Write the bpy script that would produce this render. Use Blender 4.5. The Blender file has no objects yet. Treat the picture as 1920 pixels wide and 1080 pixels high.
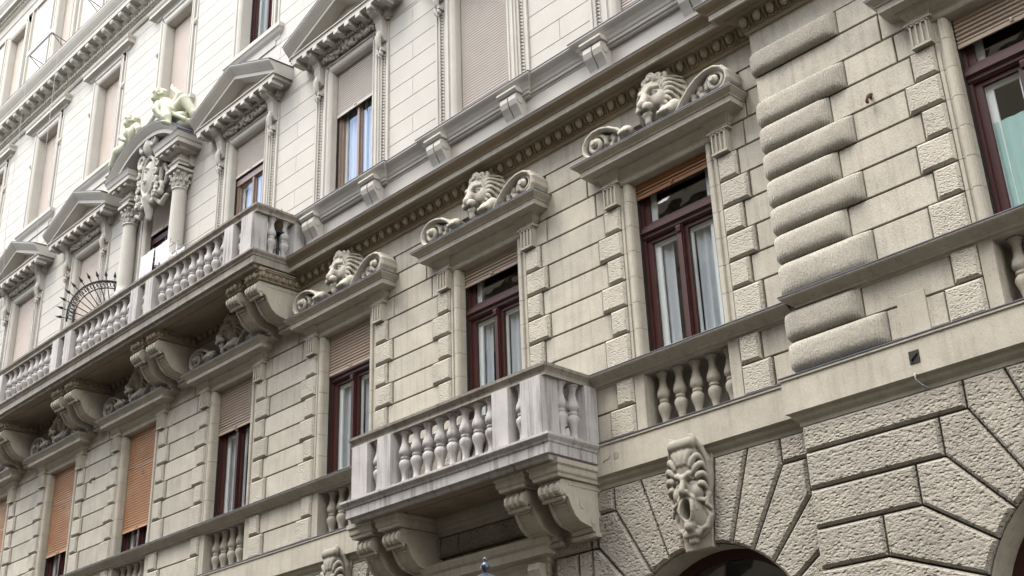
import bpy, math, random
import numpy as np
from mathutils import Matrix, Vector
random.seed(7); rng=np.random.RandomState(5)
S=bpy.context.scene
COL=S.collection
# ------------------------------------------------------------------ camera
cd=bpy.data.cameras.new('camera'); cam=bpy.data.objects.new('camera',cd); COL.objects.link(cam)
Rr=Vector((0.689034,0.72393515,-0.0339122)); Rf=Vector((-0.64923344,0.63737538,0.41502838)); Ru=Vector((0.32206843,-0.26395174,0.90917622))
m=Matrix(((Rr.x,Ru.x,-Rf.x,8.55142),(Rr.y,Ru.y,-Rf.y,-11.21653),(Rr.z,Ru.z,-Rf.z,1.65),(0,0,0,1)))
cam.matrix_world=m
cd.sensor_width=36; cd.lens=43.788; cd.clip_start=.05; cd.clip_end=600
S.camera=cam
# ------------------------------------------------------------------ sky, sun, exposure
EXPOSURE=2.2; SKY=0.14; SUN=1.45
SUN_EL=math.radians(64); SUN_AZ=math.radians(215)     # azimuth from +Y clockwise (towards +X)
W=bpy.data.worlds.new('World'); S.world=W; W.use_nodes=True
nt=W.node_tree; N=nt.nodes; L=nt.links
bg=N['Background']; bg.inputs[1].default_value=SKY
sky=N.new('ShaderNodeTexSky'); sky.sky_type='NISHITA'; sky.sun_disc=False
sky.sun_elevation=SUN_EL; sky.sun_rotation=SUN_AZ
tc=N.new('ShaderNodeTexCoord'); nz=N.new('ShaderNodeTexNoise'); nz.inputs['Scale'].default_value=2.6; nz.inputs['Detail'].default_value=7; nz.inputs['Roughness'].default_value=.55
smp=N.new('ShaderNodeMapping'); smp.inputs['Location'].default_value=(8.22,4.26,12.6); L.new(tc.outputs['Generated'],smp.inputs[0]); L.new(smp.outputs[0],nz.inputs['Vector'])
cr=N.new('ShaderNodeValToRGB'); cr.color_ramp.elements[0].position=.40; cr.color_ramp.elements[1].position=.58
L.new(nz.outputs['Fac'],cr.inputs['Fac'])
mx=N.new('ShaderNodeMix'); mx.data_type='RGBA'
L.new(cr.outputs['Color'],mx.inputs['Factor']); L.new(sky.outputs['Color'],mx.inputs['A']); mx.inputs['B'].default_value=(9.5,9.2,8.6,1)
L.new(mx.outputs['Result'],bg.inputs[0])
sd=bpy.data.lights.new('sun','SUN'); sd.energy=SUN; sd.angle=math.radians(35); sd.color=(1,.95,.87)
sun=bpy.data.objects.new('sun',sd); COL.objects.link(sun)
sv=Vector((math.sin(SUN_AZ)*math.cos(SUN_EL),math.cos(SUN_AZ)*math.cos(SUN_EL),math.sin(SUN_EL)))
sun.rotation_euler=sv.to_track_quat('Z','Y').to_euler()
S.view_settings.view_transform='Standard'; S.view_settings.look='None'; S.view_settings.exposure=EXPOSURE; S.view_settings.gamma=1
S.render.engine='CYCLES'
# ------------------------------------------------------------------ materials
def mat(name,col,rough=.8,var=.12,scale=3.,grain=0.,bump=0.,bscale=40.,kind=None,streak=0.,metal=0.,col2=None,rnd=.0,spec=.3):
    M=bpy.data.materials.new(name); M.use_nodes=True
    nt=M.node_tree; N=nt.nodes; L=nt.links; b=N['Principled BSDF']
    b.inputs['Roughness'].default_value=rough; b.inputs['Metallic'].default_value=metal; b.inputs['Specular IOR Level'].default_value=spec
    g=N.new('ShaderNodeNewGeometry'); pos=g.outputs['Position']
    def noise(sc,det=4,vec=pos,rough=.6):
        n=N.new('ShaderNodeTexNoise'); n.inputs['Scale'].default_value=sc; n.inputs['Detail'].default_value=det; n.inputs['Roughness'].default_value=rough; L.new(vec,n.inputs['Vector']); return n.outputs['Fac']
    def math_(op,a,b_=None,c=None):
        n=N.new('ShaderNodeMath'); n.operation=op
        for i,v in enumerate((a,b_,c)):
            if v is None: continue
            if isinstance(v,(int,float)): n.inputs[i].default_value=v
            else: L.new(v,n.inputs[i])
        return n.outputs[0]
    f=math_('SUBTRACT',noise(scale,6),.5)
    v=math_('MULTIPLY_ADD',f,var*4,1.)
    if grain:
        v=math_('ADD',v,math_('MULTIPLY',math_('SUBTRACT',noise(55,3),.5),grain*4))
        sp=math_('GREATER_THAN',noise(34,2,rough=.7),.64)
        v=math_('SUBTRACT',v,math_('MULTIPLY',sp,grain*1.3))
    if rnd:
        oi=N.new('ShaderNodeObjectInfo'); v=math_('ADD',v,math_('MULTIPLY',math_('SUBTRACT',oi.outputs['Random'],.5),rnd*2))
    if streak:
        mp=N.new('ShaderNodeMapping'); mp.inputs['Scale'].default_value=(13,13,.8); L.new(pos,mp.inputs['Vector'])
        s=noise(1.,5,mp.outputs[0]); s=math_('SUBTRACT',s,.50); s=math_('MAXIMUM',s,0); v=math_('SUBTRACT',v,math_('MULTIPLY',s,streak*5))
    mxn=N.new('ShaderNodeMix'); mxn.data_type='RGBA'; mxn.blend_type='MULTIPLY'; mxn.inputs['Factor'].default_value=1
    cm=N.new('ShaderNodeCombineColor')
    for i in range(3): L.new(v,cm.inputs[i])
    if col2:
        m2=N.new('ShaderNodeMix'); m2.data_type='RGBA'; m2.inputs['A'].default_value=(*col,1); m2.inputs['B'].default_value=(*col2,1)
        ss=math_('SMOOTH_MIN',math_('MAXIMUM',math_('MULTIPLY',math_('SUBTRACT',noise(scale*.6,5),.5),6),0),1.,.1); L.new(ss,m2.inputs['Factor']); L.new(m2.outputs['Result'],mxn.inputs['A'])
    else: mxn.inputs['A'].default_value=(*col,1)
    L.new(cm.outputs[0],mxn.inputs['B']); L.new(mxn.outputs['Result'],b.inputs['Base Color'])
    if bump:
        h=None
        if kind=='rough':
            vo=N.new('ShaderNodeTexNoise'); vo.inputs['Scale'].default_value=bscale; vo.inputs['Detail'].default_value=3; vo.inputs['Roughness'].default_value=.55; vo.inputs['Distortion'].default_value=.15
            mp=N.new('ShaderNodeMapping'); mp.inputs['Scale'].default_value=(.75,1,1.15); L.new(pos,mp.inputs['Vector']); L.new(mp.outputs[0],vo.inputs['Vector'])
            mr=N.new('ShaderNodeMapRange'); mr.interpolation_type='SMOOTHSTEP'; mr.inputs['From Min'].default_value=.27; mr.inputs['From Max'].default_value=.60
            L.new(vo.outputs['Fac'],mr.inputs['Value']); h=math_('ADD',math_('MULTIPLY',mr.outputs[0],math_('MULTIPLY_ADD',noise(1.7,3),1.6,.1)),math_('MULTIPLY',noise(bscale*2.6,4),.45)); h=math_('MULTIPLY_ADD',noise(bscale*.3,2),.6,math_('MULTIPLY',h,.55))
            v2=N.new('ShaderNodeTexVoronoi'); v2.inputs['Scale'].default_value=bscale*.62; nn=N.new('ShaderNodeTexNoise'); nn.inputs['Scale'].default_value=bscale*.5; nn.inputs['Detail'].default_value=2; L.new(mp.outputs[0],nn.inputs['Vector']); va=N.new('ShaderNodeVectorMath'); va.operation='MULTIPLY_ADD'; va.inputs[1].default_value=(.035,.035,.035); L.new(nn.outputs['Color'],va.inputs[0]); L.new(mp.outputs[0],va.inputs[2]); L.new(va.outputs[0],v2.inputs['Vector'])
            m3=N.new('ShaderNodeMapRange'); m3.interpolation_type='SMOOTHSTEP'; m3.inputs['From Min'].default_value=.10; m3.inputs['From Max'].default_value=.42; L.new(v2.outputs['Distance'],m3.inputs['Value']); h=math_('ADD',h,math_('MULTIPLY',m3.outputs[0],.95))
        elif kind=='tooled':
            sx=N.new('ShaderNodeSeparateXYZ'); L.new(pos,sx.inputs[0])
            w=math_('SINE',math_('MULTIPLY',math_('ADD',sx.outputs[0],math_('MULTIPLY',sx.outputs[1],.7)),185.))
            h=math_('ADD',math_('MULTIPLY',w,.30),math_('ADD',math_('MULTIPLY',noise(14,4),.6),math_('MULTIPLY',noise(40,5),1.5)))
        else: h=noise(bscale,5)
        bn=N.new('ShaderNodeBump'); bn.inputs['Strength'].default_value=.9; bn.inputs['Distance'].default_value=bump; L.new(h,bn.inputs['Height']); L.new(bn.outputs[0],b.inputs['Normal'])
    return M
LC=(.36,.331,.278); UC=(.385,.368,.333)
M_ash=mat('ashlar limestone',LC,.88,.17,2.6,.16,.004,60,rnd=.11,streak=.20)
M_trim=mat('dressed limestone',(.342,.314,.262),.88,.15,2.5,.10,.002,60,streak=.16)
M_rough=mat('bush hammered limestone',(.365,.336,.284),.9,.14,3,.06,.012,48,'rough',rnd=.05)
M_rust=mat('rock faced limestone',(.275,.252,.215),.9,.17,2.2,.08,.024,31,'rough',rnd=.05)
M_roll=mat('tooled limestone',(.30,.277,.235),.9,.18,2.5,.16,.010,40,'tooled',rnd=.05)
M_up=mat('pale limestone',UC,.85,.08,1.4,.06,.0015,50,rnd=.03)
M_uptrim=mat('pale dressed limestone',(.38,.362,.326),.85,.08,2,.03,.0015,50)
M_carve=mat('carved limestone',(.335,.312,.265),.85,.15,4,.04,.003,70)
M_mask=mat('dark carved limestone',(.25,.23,.195),.88,.18,4,.05,.003,70)  # darker tone of carved stone, for the keystone masks
M_upcarve=mat('pale carved limestone',(.35,.335,.30),.85,.12,4,.04,.003,70)
M_balc=mat('weathered grey limestone',(.36,.345,.335),.85,.18,2.2,.06,.003,50,streak=.5)
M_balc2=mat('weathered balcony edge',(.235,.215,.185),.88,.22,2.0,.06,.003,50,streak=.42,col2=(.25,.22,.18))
M_putto=mat('pale green painted stone',(.40,.405,.305),.75,.1,5,.02,.002,60)
M_sof=mat('shade darkened limestone',(.22,.18,.13),.9,.12,2.2,.06,.002,60)  # stone tone darkened to paint in the shade under cornice and balcony
M_flash=mat('lead flashing',(.10,.105,.13),.5,.15,5,metal=.3)
M_frame=mat('oxblood window paint',(.042,.0125,.0105),.5,.14,8,spec=.3)
M_frame2=mat('brown window paint',(.20,.14,.11),.45,.1,8,spec=.5)
M_dark=mat('dark frame gap',(.015,.013,.012),.7,.05)
M_white=mat('white painted sash',(.66,.67,.67),.5,.05)
M_slat=mat('taupe shutter slat',(.33,.26,.205),.6,.06,6)
M_slato=mat('orange shutter slat',(.40,.222,.125),.6,.12,2.2,col2=(.45,.30,.19))
M_slatw=mat('varnished brown shutter slat',(.24,.115,.05),.5,.06,6)
M_slatp=mat('pale shutter slat',(.46,.42,.38),.6,.05,4)
M_slatr=mat('pinkish shutter slat',(.47,.40,.35),.6,.07,1.5)
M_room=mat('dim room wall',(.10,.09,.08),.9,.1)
M_iron=mat('black iron',(.03,.032,.04),.5,.1,10,metal=.5)
M_lamp=mat('blue grey cast iron',(.045,.055,.078),.35,.15,10,metal=.4,spec=.5)
M_rustm=mat('rusty iron',(.10,.055,.035),.8,.2,20)
M_wire=mat('pale cable',(.33,.33,.32),.5,.05)
M_door=mat('dark oak door',(.05,.03,.02),.5,.1)
M_red=mat('red petals',(.6,.02,.015),.5,.1); M_leaf=mat('green leaves',(.20,.32,.03),.5,.15); M_pot=mat('clay pot',(.10,.075,.055),.7,.1)
M_cloth=mat('white cloth',(.52,.52,.56),.8,.04)
M_asph=mat('asphalt',(.035,.033,.03),.9,.1,8,.05,.004,60); M_pave=mat('paving stone',(.07,.062,.05),.85,.1,3,.05,.003,40)
M_opp=mat('tan stucco',(.16,.14,.105),.85,.08,1)
def glass():
    M=bpy.data.materials.new('window glass'); M.use_nodes=True; nt=M.node_tree; N=nt.nodes; L=nt.links
    N.remove(N['Principled BSDF']); o=N['Material Output']
    t=N.new('ShaderNodeBsdfTransparent'); t.inputs[0].default_value=(.93,.96,.96,1); gl=N.new('ShaderNodeBsdfGlossy'); gl.inputs['Roughness'].default_value=.01
    g=N.new('ShaderNodeNewGeometry'); dt=N.new('ShaderNodeVectorMath'); dt.operation='DOT_PRODUCT'; L.new(g.outputs['Incoming'],dt.inputs[0]); L.new(g.outputs['Normal'],dt.inputs[1])
    def mt(op,a,b=None):      # Schlick reflectance of a double pane, the same from both sides
        n=N.new('ShaderNodeMath'); n.operation=op
        for i,v in enumerate((a,b)):
            if v is None: continue
            if isinstance(v,(int,float)): n.inputs[i].default_value=v
            else: L.new(v,n.inputs[i])
        return n.outputs[0]
    f=mt('ADD',mt('MULTIPLY',mt('POWER',mt('SUBTRACT',1.,mt('ABSOLUTE',dt.outputs['Value'])),4.),.85),.15); mx=N.new('ShaderNodeMixShader')
    nz=N.new('ShaderNodeTexNoise'); nz.inputs['Scale'].default_value=2.2; L.new(g.outputs['Position'],nz.inputs['Vector']); bp=N.new('ShaderNodeBump'); bp.inputs['Strength'].default_value=.25; bp.inputs['Distance'].default_value=.012; L.new(nz.outputs['Fac'],bp.inputs['Height']); L.new(bp.outputs[0],gl.inputs['Normal'])
    L.new(f,mx.inputs[0]); L.new(t.outputs[0],mx.inputs[1]); L.new(gl.outputs[0],mx.inputs[2]); L.new(mx.outputs[0],o.inputs[0])
    return M
M_glass=glass()
def curtainmat(n,c):
    M=mat(n,c,.9,.06,2); b=M.node_tree.nodes['Principled BSDF']; return M
M_curt=curtainmat('grey white curtain',(.42,.44,.475)); M_lace=curtainmat('aqua lace curtain',(.32,.48,.46))
# ------------------------------------------------------------------ mesh helpers
class MB:
    def __init__(s): s.v=[]; s.f=[]; s.sm=set()
    def add(s,vs,fs,smooth=False):
        o=len(s.v); s.v+= [tuple(p) for p in vs]
        for f in fs:
            if smooth: s.sm.add(len(s.f))
            s.f.append(tuple(o+i for i in f))
        return s
    def box(s,x0,x1,y0,y1,z0,z1):
        return s.add([(x0,y0,z0),(x1,y0,z0),(x1,y1,z0),(x0,y1,z0),(x0,y0,z1),(x1,y0,z1),(x1,y1,z1),(x0,y1,z1)],
              [(0,3,2,1),(4,5,6,7),(0,1,5,4),(1,2,6,5),(2,3,7,6),(3,0,4,7)])
    def poly(s,pts,yb,yf,ch):
        """block with convex outline pts=(x,z) counter-clockwise seen from the street, chamfered front"""
        n=len(pts); ins=[]
        for i in range(n):
            p0=Vector(pts[i-1]); p1=Vector(pts[i]); p2=Vector(pts[(i+1)%n])
            a=(p1-p0).normalized(); b=(p2-p1).normalized(); na=Vector((-a.y,a.x)); nb=Vector((-b.y,b.x))
            k=na+nb; k=k/max(k.dot(na),.25) if k.length>1e-6 else na
            ins.append(p1+k*ch)
        v=[(p[0],yb,p[1]) for p in pts]+[(p[0],yf+ch,p[1]) for p in pts]+[(p.x,yf,p.y) for p in ins]
        f=[]
        for i in range(n):
            j=(i+1)%n; f.append((i,j,n+j,n+i)); f.append((n+i,n+j,2*n+j,2*n+i))
        f.append(tuple(range(2*n,3*n)))
        return s.add(v,f)
    def block(s,xa,xb,za,zb,yb,yf,ch): return s.poly([(xa,za),(xb,za),(xb,zb),(xa,zb)],yb,yf,ch)
    def sweep(s,path,prof,caps=True):
        """path plan points (x,y), profile (d,z) with d outwards (right of travel)"""
        n=len(path); P=[Vector(p) for p in path]; rows=[]
        for i in range(n):
            ds=[]
            if i>0: ds.append((P[i]-P[i-1]).normalized())
            if i<n-1: ds.append((P[i+1]-P[i]).normalized())
            ns=[Vector((d.y,-d.x)) for d in ds]
            k=ns[0] if len(ns)==1 else (ns[0]+ns[1])/(1+ns[0].dot(ns[1]))
            rows.append([(P[i].x+k.x*d,P[i].y+k.y*d,z) for d,z in prof])
        m=len(prof); v=[p for r in rows for p in r]; f=[]
        for i in range(n-1):
            for j in range(m-1): f.append((i*m+j,(i+1)*m+j,(i+1)*m+j+1,i*m+j+1))
        if caps: f.append(tuple(range(m-1,-1,-1))); f.append(tuple((n-1)*m+j for j in range(m)))
        return s.add(v,f)
    def extx(s,prof,x0,x1,closed=True):
        """extrude closed profile (y,z) along x"""
        m=len(prof); v=[(x0,y,z) for y,z in prof]+[(x1,y,z) for y,z in prof]; f=[(j,(j+1)%m,m+(j+1)%m,m+j) for j in range(m)]
        return s.add(v,f+[tuple(range(m-1,-1,-1)),tuple(range(m,2*m))])
    def extz(s,prof,z0,z1):
        m=len(prof); v=[(x,y,z0) for x,y in prof]+[(x,y,z1) for x,y in prof]
        return s.add(v,[(j,(j+1)%m,m+(j+1)%m,m+j) for j in range(m)]+[tuple(range(m-1,-1,-1)),tuple(range(m,2*m))])
    def exty(s,prof,y0,y1,smooth=False):
        m=len(prof); v=[(x,y0,z) for x,z in prof]+[(x,y1,z) for x,z in prof]
        s.add(v,[(j,(j+1)%m,m+(j+1)%m,m+j) for j in range(m)],smooth)
        o=len(s.v)-2*m; s.f.append(tuple(o+j for j in range(m))); s.f.append(tuple(o+m+j for j in range(m-1,-1,-1))); return s
    def lathe(s,prof,cx=0,cy=0,n=14,cap=True):
        m=len(prof); v=[]; f=[]
        for r,z in prof:
            for k in range(n): a=2*math.pi*k/n; v.append((cx+r*math.cos(a),cy+r*math.sin(a),z))
        for i in range(m-1):
            for k in range(n): f.append((i*n+k,i*n+(k+1)%n,(i+1)*n+(k+1)%n,(i+1)*n+k))
        s.add(v,f,True); o=len(s.v)-m*n
        if cap: s.f.append(tuple(o+k for k in range(n-1,-1,-1))); s.f.append(tuple(o+(m-1)*n+k for k in range(n)))
        return s
    def tube(s,pts,r,n=6):
        P=[Vector(p) for p in pts]; R=r if hasattr(r,'__len__') else [r]*len(P); v=[]; f=[]
        for i,p in enumerate(P):
            d=(P[min(i+1,len(P)-1)]-P[max(i-1,0)]).normalized(); a=d.orthogonal().normalized() if i==0 else (a-d*a.dot(d)).normalized(); b=d.cross(a)
            for k in range(n): t=2*math.pi*k/n; v.append(p+(a*math.cos(t)+b*math.sin(t))*R[i])
        for i in range(len(P)-1):
            for k in range(n): f.append((i*n+k,i*n+(k+1)%n,(i+1)*n+(k+1)%n,(i+1)*n+k))
        s.add(v,f,True); o=len(s.v)-len(v); s.f.append(tuple(o+k for k in range(n-1,-1,-1))); s.f.append(tuple(o+(len(P)-1)*n+k for k in range(n))); return s
    def ball(s,c,r,n=10,m=7):
        r=r if hasattr(r,'__len__') else (r,r,r); pr=[]
        v=[];f=[]
        for i in range(m+1):
            t=math.pi*i/m
            for k in range(n): a=2*math.pi*k/n; v.append((c[0]+r[0]*math.sin(t)*math.cos(a),c[1]+r[1]*math.sin(t)*math.sin(a),c[2]-r[2]*math.cos(t)))
        for i in range(m):
            for k in range(n): f.append((i*n+k,i*n+(k+1)%n,(i+1)*n+(k+1)%n,(i+1)*n+k))
        return s.add(v,f,True)
    def cylx(s,x0,x1,cy,cz,r,n=14):
        pr=[(cy+r*math.cos(2*math.pi*k/n),cz+r*math.sin(2*math.pi*k/n)) for k in range(n)]; return s.extx(pr,x0,x1)
    def mesh(s,name,mt):
        me=bpy.data.meshes.new(name); me.from_pydata(s.v,[],s.f); me.materials.append(mt)
        if s.sm: me.polygons.foreach_set('use_smooth',[i in s.sm for i in range(len(s.f))])
        me.update(); return me
WL={}
def link(name,me,parent=None,loc=(0,0,0),label=None,cat=None,group=None,kind=None):
    o=bpy.data.objects.new(name,me); COL.objects.link(o); o.location=loc; WL[o.name]=Vector(loc)
    if parent is not None: o.parent=parent; o.location=Vector(loc)-WL[parent.name]
    for k,v in (('label',label),('category',cat),('group',group),('kind',kind)):
        if v: o[k]=v
    return o
def part(name,mb,mt,parent,**k): return link(name,mb.mesh(name,mt),parent,**k)
def thing(name,loc,label,cat,group=None): return link(name,None,None,loc,label,cat,group)
def dupe(o,loc,label):
    """copy a thing with its parts and sub-parts"""
    c=o.copy(); COL.objects.link(c); c.location=loc; WL[c.name]=Vector(loc); c['label']=label
    def kids(a,b):
        for ch in list(a.children):
            d=ch.copy(); COL.objects.link(d); d.parent=b; kids(ch,d)
    kids(o,c); return c
# ------------------------------------------------------------------ signed-distance sculpting
class SDF:
    def __init__(s,lo,hi,h):
        s.lo=np.array(lo,float); s.h=h; s.n=np.ceil((np.array(hi)-s.lo)/h).astype(int)+1; s.D=np.full(s.n,1e2,np.float32)
        s.ax=[s.lo[i]+h*np.arange(s.n[i]) for i in range(3)]
    def _op(s,fn,lo,hi,k,sub=False):
        a=np.maximum(0,np.floor((np.array(lo)-k-2*s.h-s.lo)/s.h).astype(int)); b=np.minimum(s.n,np.ceil((np.array(hi)+k+2*s.h-s.lo)/s.h).astype(int)+1)
        if (b<=a).any(): return
        X,Y,Z=np.meshgrid(*[s.ax[i][a[i]:b[i]] for i in range(3)],indexing='ij'); sl=tuple(slice(a[i],b[i]) for i in range(3))
        d=fn(X,Y,Z); D=s.D[sl]
        if sub: hh=np.clip(.5-.5*(D+d)/k,0,1); s.D[sl]=D*(1-hh)+(-d)*hh+k*hh*(1-hh)
        else: hh=np.clip(.5+.5*(d-D)/k,0,1); s.D[sl]=d*(1-hh)+D*hh-k*hh*(1-hh)
    def ell(s,c,r,k=.03,rot=None,sub=False):
        c=np.array(c,float); r=np.array(r if hasattr(r,'__len__') else (r,r,r),float); mr=r.max()
        Rm=None if rot is None else np.array(rot)
        def fn(X,Y,Z):
            p=[X-c[0],Y-c[1],Z-c[2]]
            if Rm is not None: p=[Rm[0][i]*p[0]+Rm[1][i]*p[1]+Rm[2][i]*p[2] for i in range(3)]
            q=np.sqrt((p[0]/r[0])**2+(p[1]/r[1])**2+(p[2]/r[2])**2)+1e-9; g=np.sqrt((p[0]/r[0]**2)**2+(p[1]/r[1]**2)**2+(p[2]/r[2]**2)**2)+1e-9
            return q*(q-1)/g
        s._op(fn,c-mr,c+mr,k,sub); return s
    def cap(s,a,b,ra,rb=None,k=.03,sub=False):
        a=np.array(a,float); b=np.array(b,float); rb=ra if rb is None else rb; d=b-a; L2=d@d+1e-12
        def fn(X,Y,Z):
            t=np.clip(((X-a[0])*d[0]+(Y-a[1])*d[1]+(Z-a[2])*d[2])/L2,0,1)
            return np.sqrt((X-a[0]-t*d[0])**2+(Y-a[1]-t*d[1])**2+(Z-a[2]-t*d[2])**2)-(ra+(rb-ra)*t)
        mr=max(ra,rb); s._op(fn,np.minimum(a,b)-mr,np.maximum(a,b)+mr,k,sub); return s
    def path(s,pts,r0,r1=None,k=.012,sub=False):
        r1=r0 if r1 is None else r1; n=len(pts)-1
        for i in range(n): s.cap(pts[i],pts[i+1],r0+(r1-r0)*i/n,r0+(r1-r0)*(i+1)/n,k,sub)
        return s
    def spiral(s,c,R,turns,r0,r1,y=None,cw=1,a0=0,k=.008,steps=22,rmin=.12):
        pts=[]
        for i in range(steps+1):
            t=i/steps; rr=R*(1-t*(1-rmin)); a=a0+cw*2*math.pi*turns*t; pts.append((c[0]+rr*math.cos(a),c[1]+(0 if y is None else y*t),c[2]+rr*math.sin(a)))
        return s.path(pts,r0,r1,k)
    def box(s,c,b,k=.02,r=.02,sub=False):
        c=np.array(c,float); b=np.array(b,float)-r
        def fn(X,Y,Z):
            q=[np.abs(X-c[0])-b[0],np.abs(Y-c[1])-b[1],np.abs(Z-c[2])-b[2]]
            return np.sqrt(sum(np.maximum(t,0)**2 for t in q))+np.minimum(np.maximum(np.maximum(q[0],q[1]),q[2]),0)-r
        s._op(fn,c-b-r,c+b+r,k,sub); return s
    def mesh(s,name,mt):
        D=s.D; D=np.pad(D,1,constant_values=1.); lo=s.lo-s.h; n=np.array(D.shape); S_=D<0
        corner=[(i,j,k) for i in (0,1) for j in (0,1) for k in (0,1)]
        def sub(A,o,ext=1): return A[o[0]:n[0]-ext+o[0],o[1]:n[1]-ext+o[1],o[2]:n[2]-ext+o[2]]
        cnt=sum(sub(S_,o).astype(np.int8) for o in corner); act=(cnt>0)&(cnt<8); idx=np.full(act.shape,-1,np.int64); I=np.argwhere(act); idx[act]=np.arange(len(I))
        acc=np.zeros((len(I),3)); c2=np.zeros(len(I))
        for o in corner:
            for ax in range(3):
                if o[ax]: continue
                e=list(o); e[ax]=1; va=D[I[:,0]+o[0],I[:,1]+o[1],I[:,2]+o[2]]; vb=D[I[:,0]+e[0],I[:,1]+e[1],I[:,2]+e[2]]
                mk=(va<0)!=(vb<0); t=np.where(mk,va/(va-vb+1e-12),0); p=np.array(o,float)[None]+np.zeros((len(I),3)); p[:,ax]=t
                acc[mk]+=p[mk]; c2+=mk
        V=lo+s.h*(I+acc/c2[:,None]); F=[]
        for ax in range(3):
            e=[0,0,0]; e[ax]=1; A=S_[:n[0]-e[0],:n[1]-e[1],:n[2]-e[2]]; B=S_[e[0]:,e[1]:,e[2]:]; ch=np.argwhere(A!=B)
            b,c=(ax+1)%3,(ax+2)%3; ch=ch[(ch[:,b]>0)&(ch[:,c]>0)]
            q=[]
            for db,dc in ((0,0),(-1,0),(-1,-1),(0,-1)):
                g=ch.copy(); g[:,b]+=db; g[:,c]+=dc; q.append(idx[np.minimum(g[:,0],act.shape[0]-1),np.minimum(g[:,1],act.shape[1]-1),np.minimum(g[:,2],act.shape[2]-1)])
            q=np.stack(q,1); fl=S_[ch[:,0],ch[:,1],ch[:,2]]; q[~fl]=q[~fl][:,::-1]; F.append(q[(q>=0).all(1)])
        F=np.concatenate(F); me=bpy.data.meshes.new(name); me.from_pydata(V.tolist(),[],F.tolist()); me.materials.append(mt)
        me.polygons.foreach_set('use_smooth',[True]*len(F)); me.update(); return me
def bez(a,b,c,n=9): return [tuple((1-t)**2*p+2*t*(1-t)*q+t*t*r for p,q,r in zip(a,b,c)) for t in [i/n for i in range(n+1)]]
def rotz(a): c,s_=math.cos(a),math.sin(a); return [[c,-s_,0],[s_,c,0],[0,0,1]]
def roty(a): c,s_=math.cos(a),math.sin(a); return [[c,0,s_],[0,1,0],[-s_,0,c]]
# ------------------------------------------------------------------ layout numbers
H=.35915; Z9=9.398; BAY=3.4
CX=[.03-BAY*i for i in range(8)]
WX0=-28.; PX=1.6; PY=-.14; PCX=4.66; PX1=7.72
def course(k): return Z9-k*H
# ------------------------------------------------------------------ ground
g=MB(); g.box(-300,300,-300,-3.5,-.35,0); part('street',g,M_asph,None,kind='structure')
g=MB(); g.box(-120,120,-3.494,6,-.35,.12); part('pavement',g,M_pave,None,kind='structure')
# ------------------------------------------------------------------ the apartment building
B=thing('apartment_building',(-10,0,.12),'long pale limestone apartment building with rusticated lower walls, many shuttered windows and heavy cornices','building')
def wall(x0,x1,z0,z1,holes,yf,depth,mt,y1=.75):
    xs=sorted({x0,x1,*[h[0] for h in holes],*[h[1] for h in holes]}); zs=sorted({z0,z1,*[h[2] for h in holes],*[h[3] for h in holes]})
    mb=MB()
    for i in range(len(xs)-1):
        for j in range(len(zs)-1):
            cx=(xs[i]+xs[i+1])/2; cz=(zs[j]+zs[j+1])/2
            if any(h[0]<cx<h[1] and h[2]<cz<h[3] for h in holes): continue
            mb.add([(xs[i],yf,zs[j]),(xs[i+1],yf,zs[j]),(xs[i+1],yf,zs[j+1]),(xs[i],yf,zs[j+1])],[(0,1,2,3)])
    for h in holes:
        d=yf+(h[4] if len(h)>4 else depth); a,b,c,e=h[:4]
        mb.add([(a,yf,c),(b,yf,c),(b,yf,e),(a,yf,e),(a,d,c),(b,d,c),(b,d,e),(a,d,e)],[(0,4,5,1),(1,5,6,2),(2,6,7,3),(3,7,4,0)]+([(4,7,6,5)] if len(h)>4 else []))
    return mb
WW=.63
hl=[(c-.655,c+.655,7.19,9.685) for c in CX]+[(c-.645,c+.645,6.24,7.0,.30) for c in CX]
part('wall',wall(WX0,PX,5.86,11.0,hl,.06,.5,M_ash),M_ash,B)
hp=[(PCX-.655,PCX+.655,7.19,9.685),(PCX-.645,PCX+.645,6.24,7.0,.30)]
part('wall',wall(PX+.01,PX1,5.86,11.0,hp,PY+.06,.5,M_ash).add([(PX+.01,PY+.06,5.86),(PX+.01,.5,5.86),(PX+.01,.5,11),(PX+.01,PY+.06,11)],[(0,3,2,1)]),M_ash,B)
hu=[(c-.625,c+.625,12.08,14.915) for c in CX]+[(c-.625,c+.625,17.03,19.815) for c in CX]+[(c-.575,c+.575,21.59,24.865) for c in CX]
part('wall',wall(WX0,PX,11.0,27.5,hu,.03,.5,M_up),M_up,B)
part('wall',wall(PX+.01,PX1,11.0,27.5,[],PY+.03,.5,M_up).add([(PX+.01,PY+.03,11),(PX+.01,.5,11),(PX+.01,.5,27.5),(PX+.01,PY+.03,27.5)],[(0,3,2,1)]),M_up,B)
mb=MB(); mb.box(WX0,PX1,8.,8.3,.12,27.5); mb.box(WX0,PX1,.04,8,27.5,27.7); mb.box(PX1-.3,PX1,.1,8,.12,27.5); mb.box(WX0,WX0+.3,.1,8,.12,27.5)
part('rear_wall',mb,M_opp,B)
mb=MB(); mb.box(WX0+.3,PX1-.3,2.2,2.3,.12,27.4)
for z in (5.9,11.3,16.6,21.3): mb.box(WX0+.3,PX1-.3,.62,2.2,z,z+.12)
for i in range(9):
    x=1.73-BAY*i; mb.box(x-.06,x+.06,.62,2.2,.12,27.4)
part('room_interior',mb,M_room,B)
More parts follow.
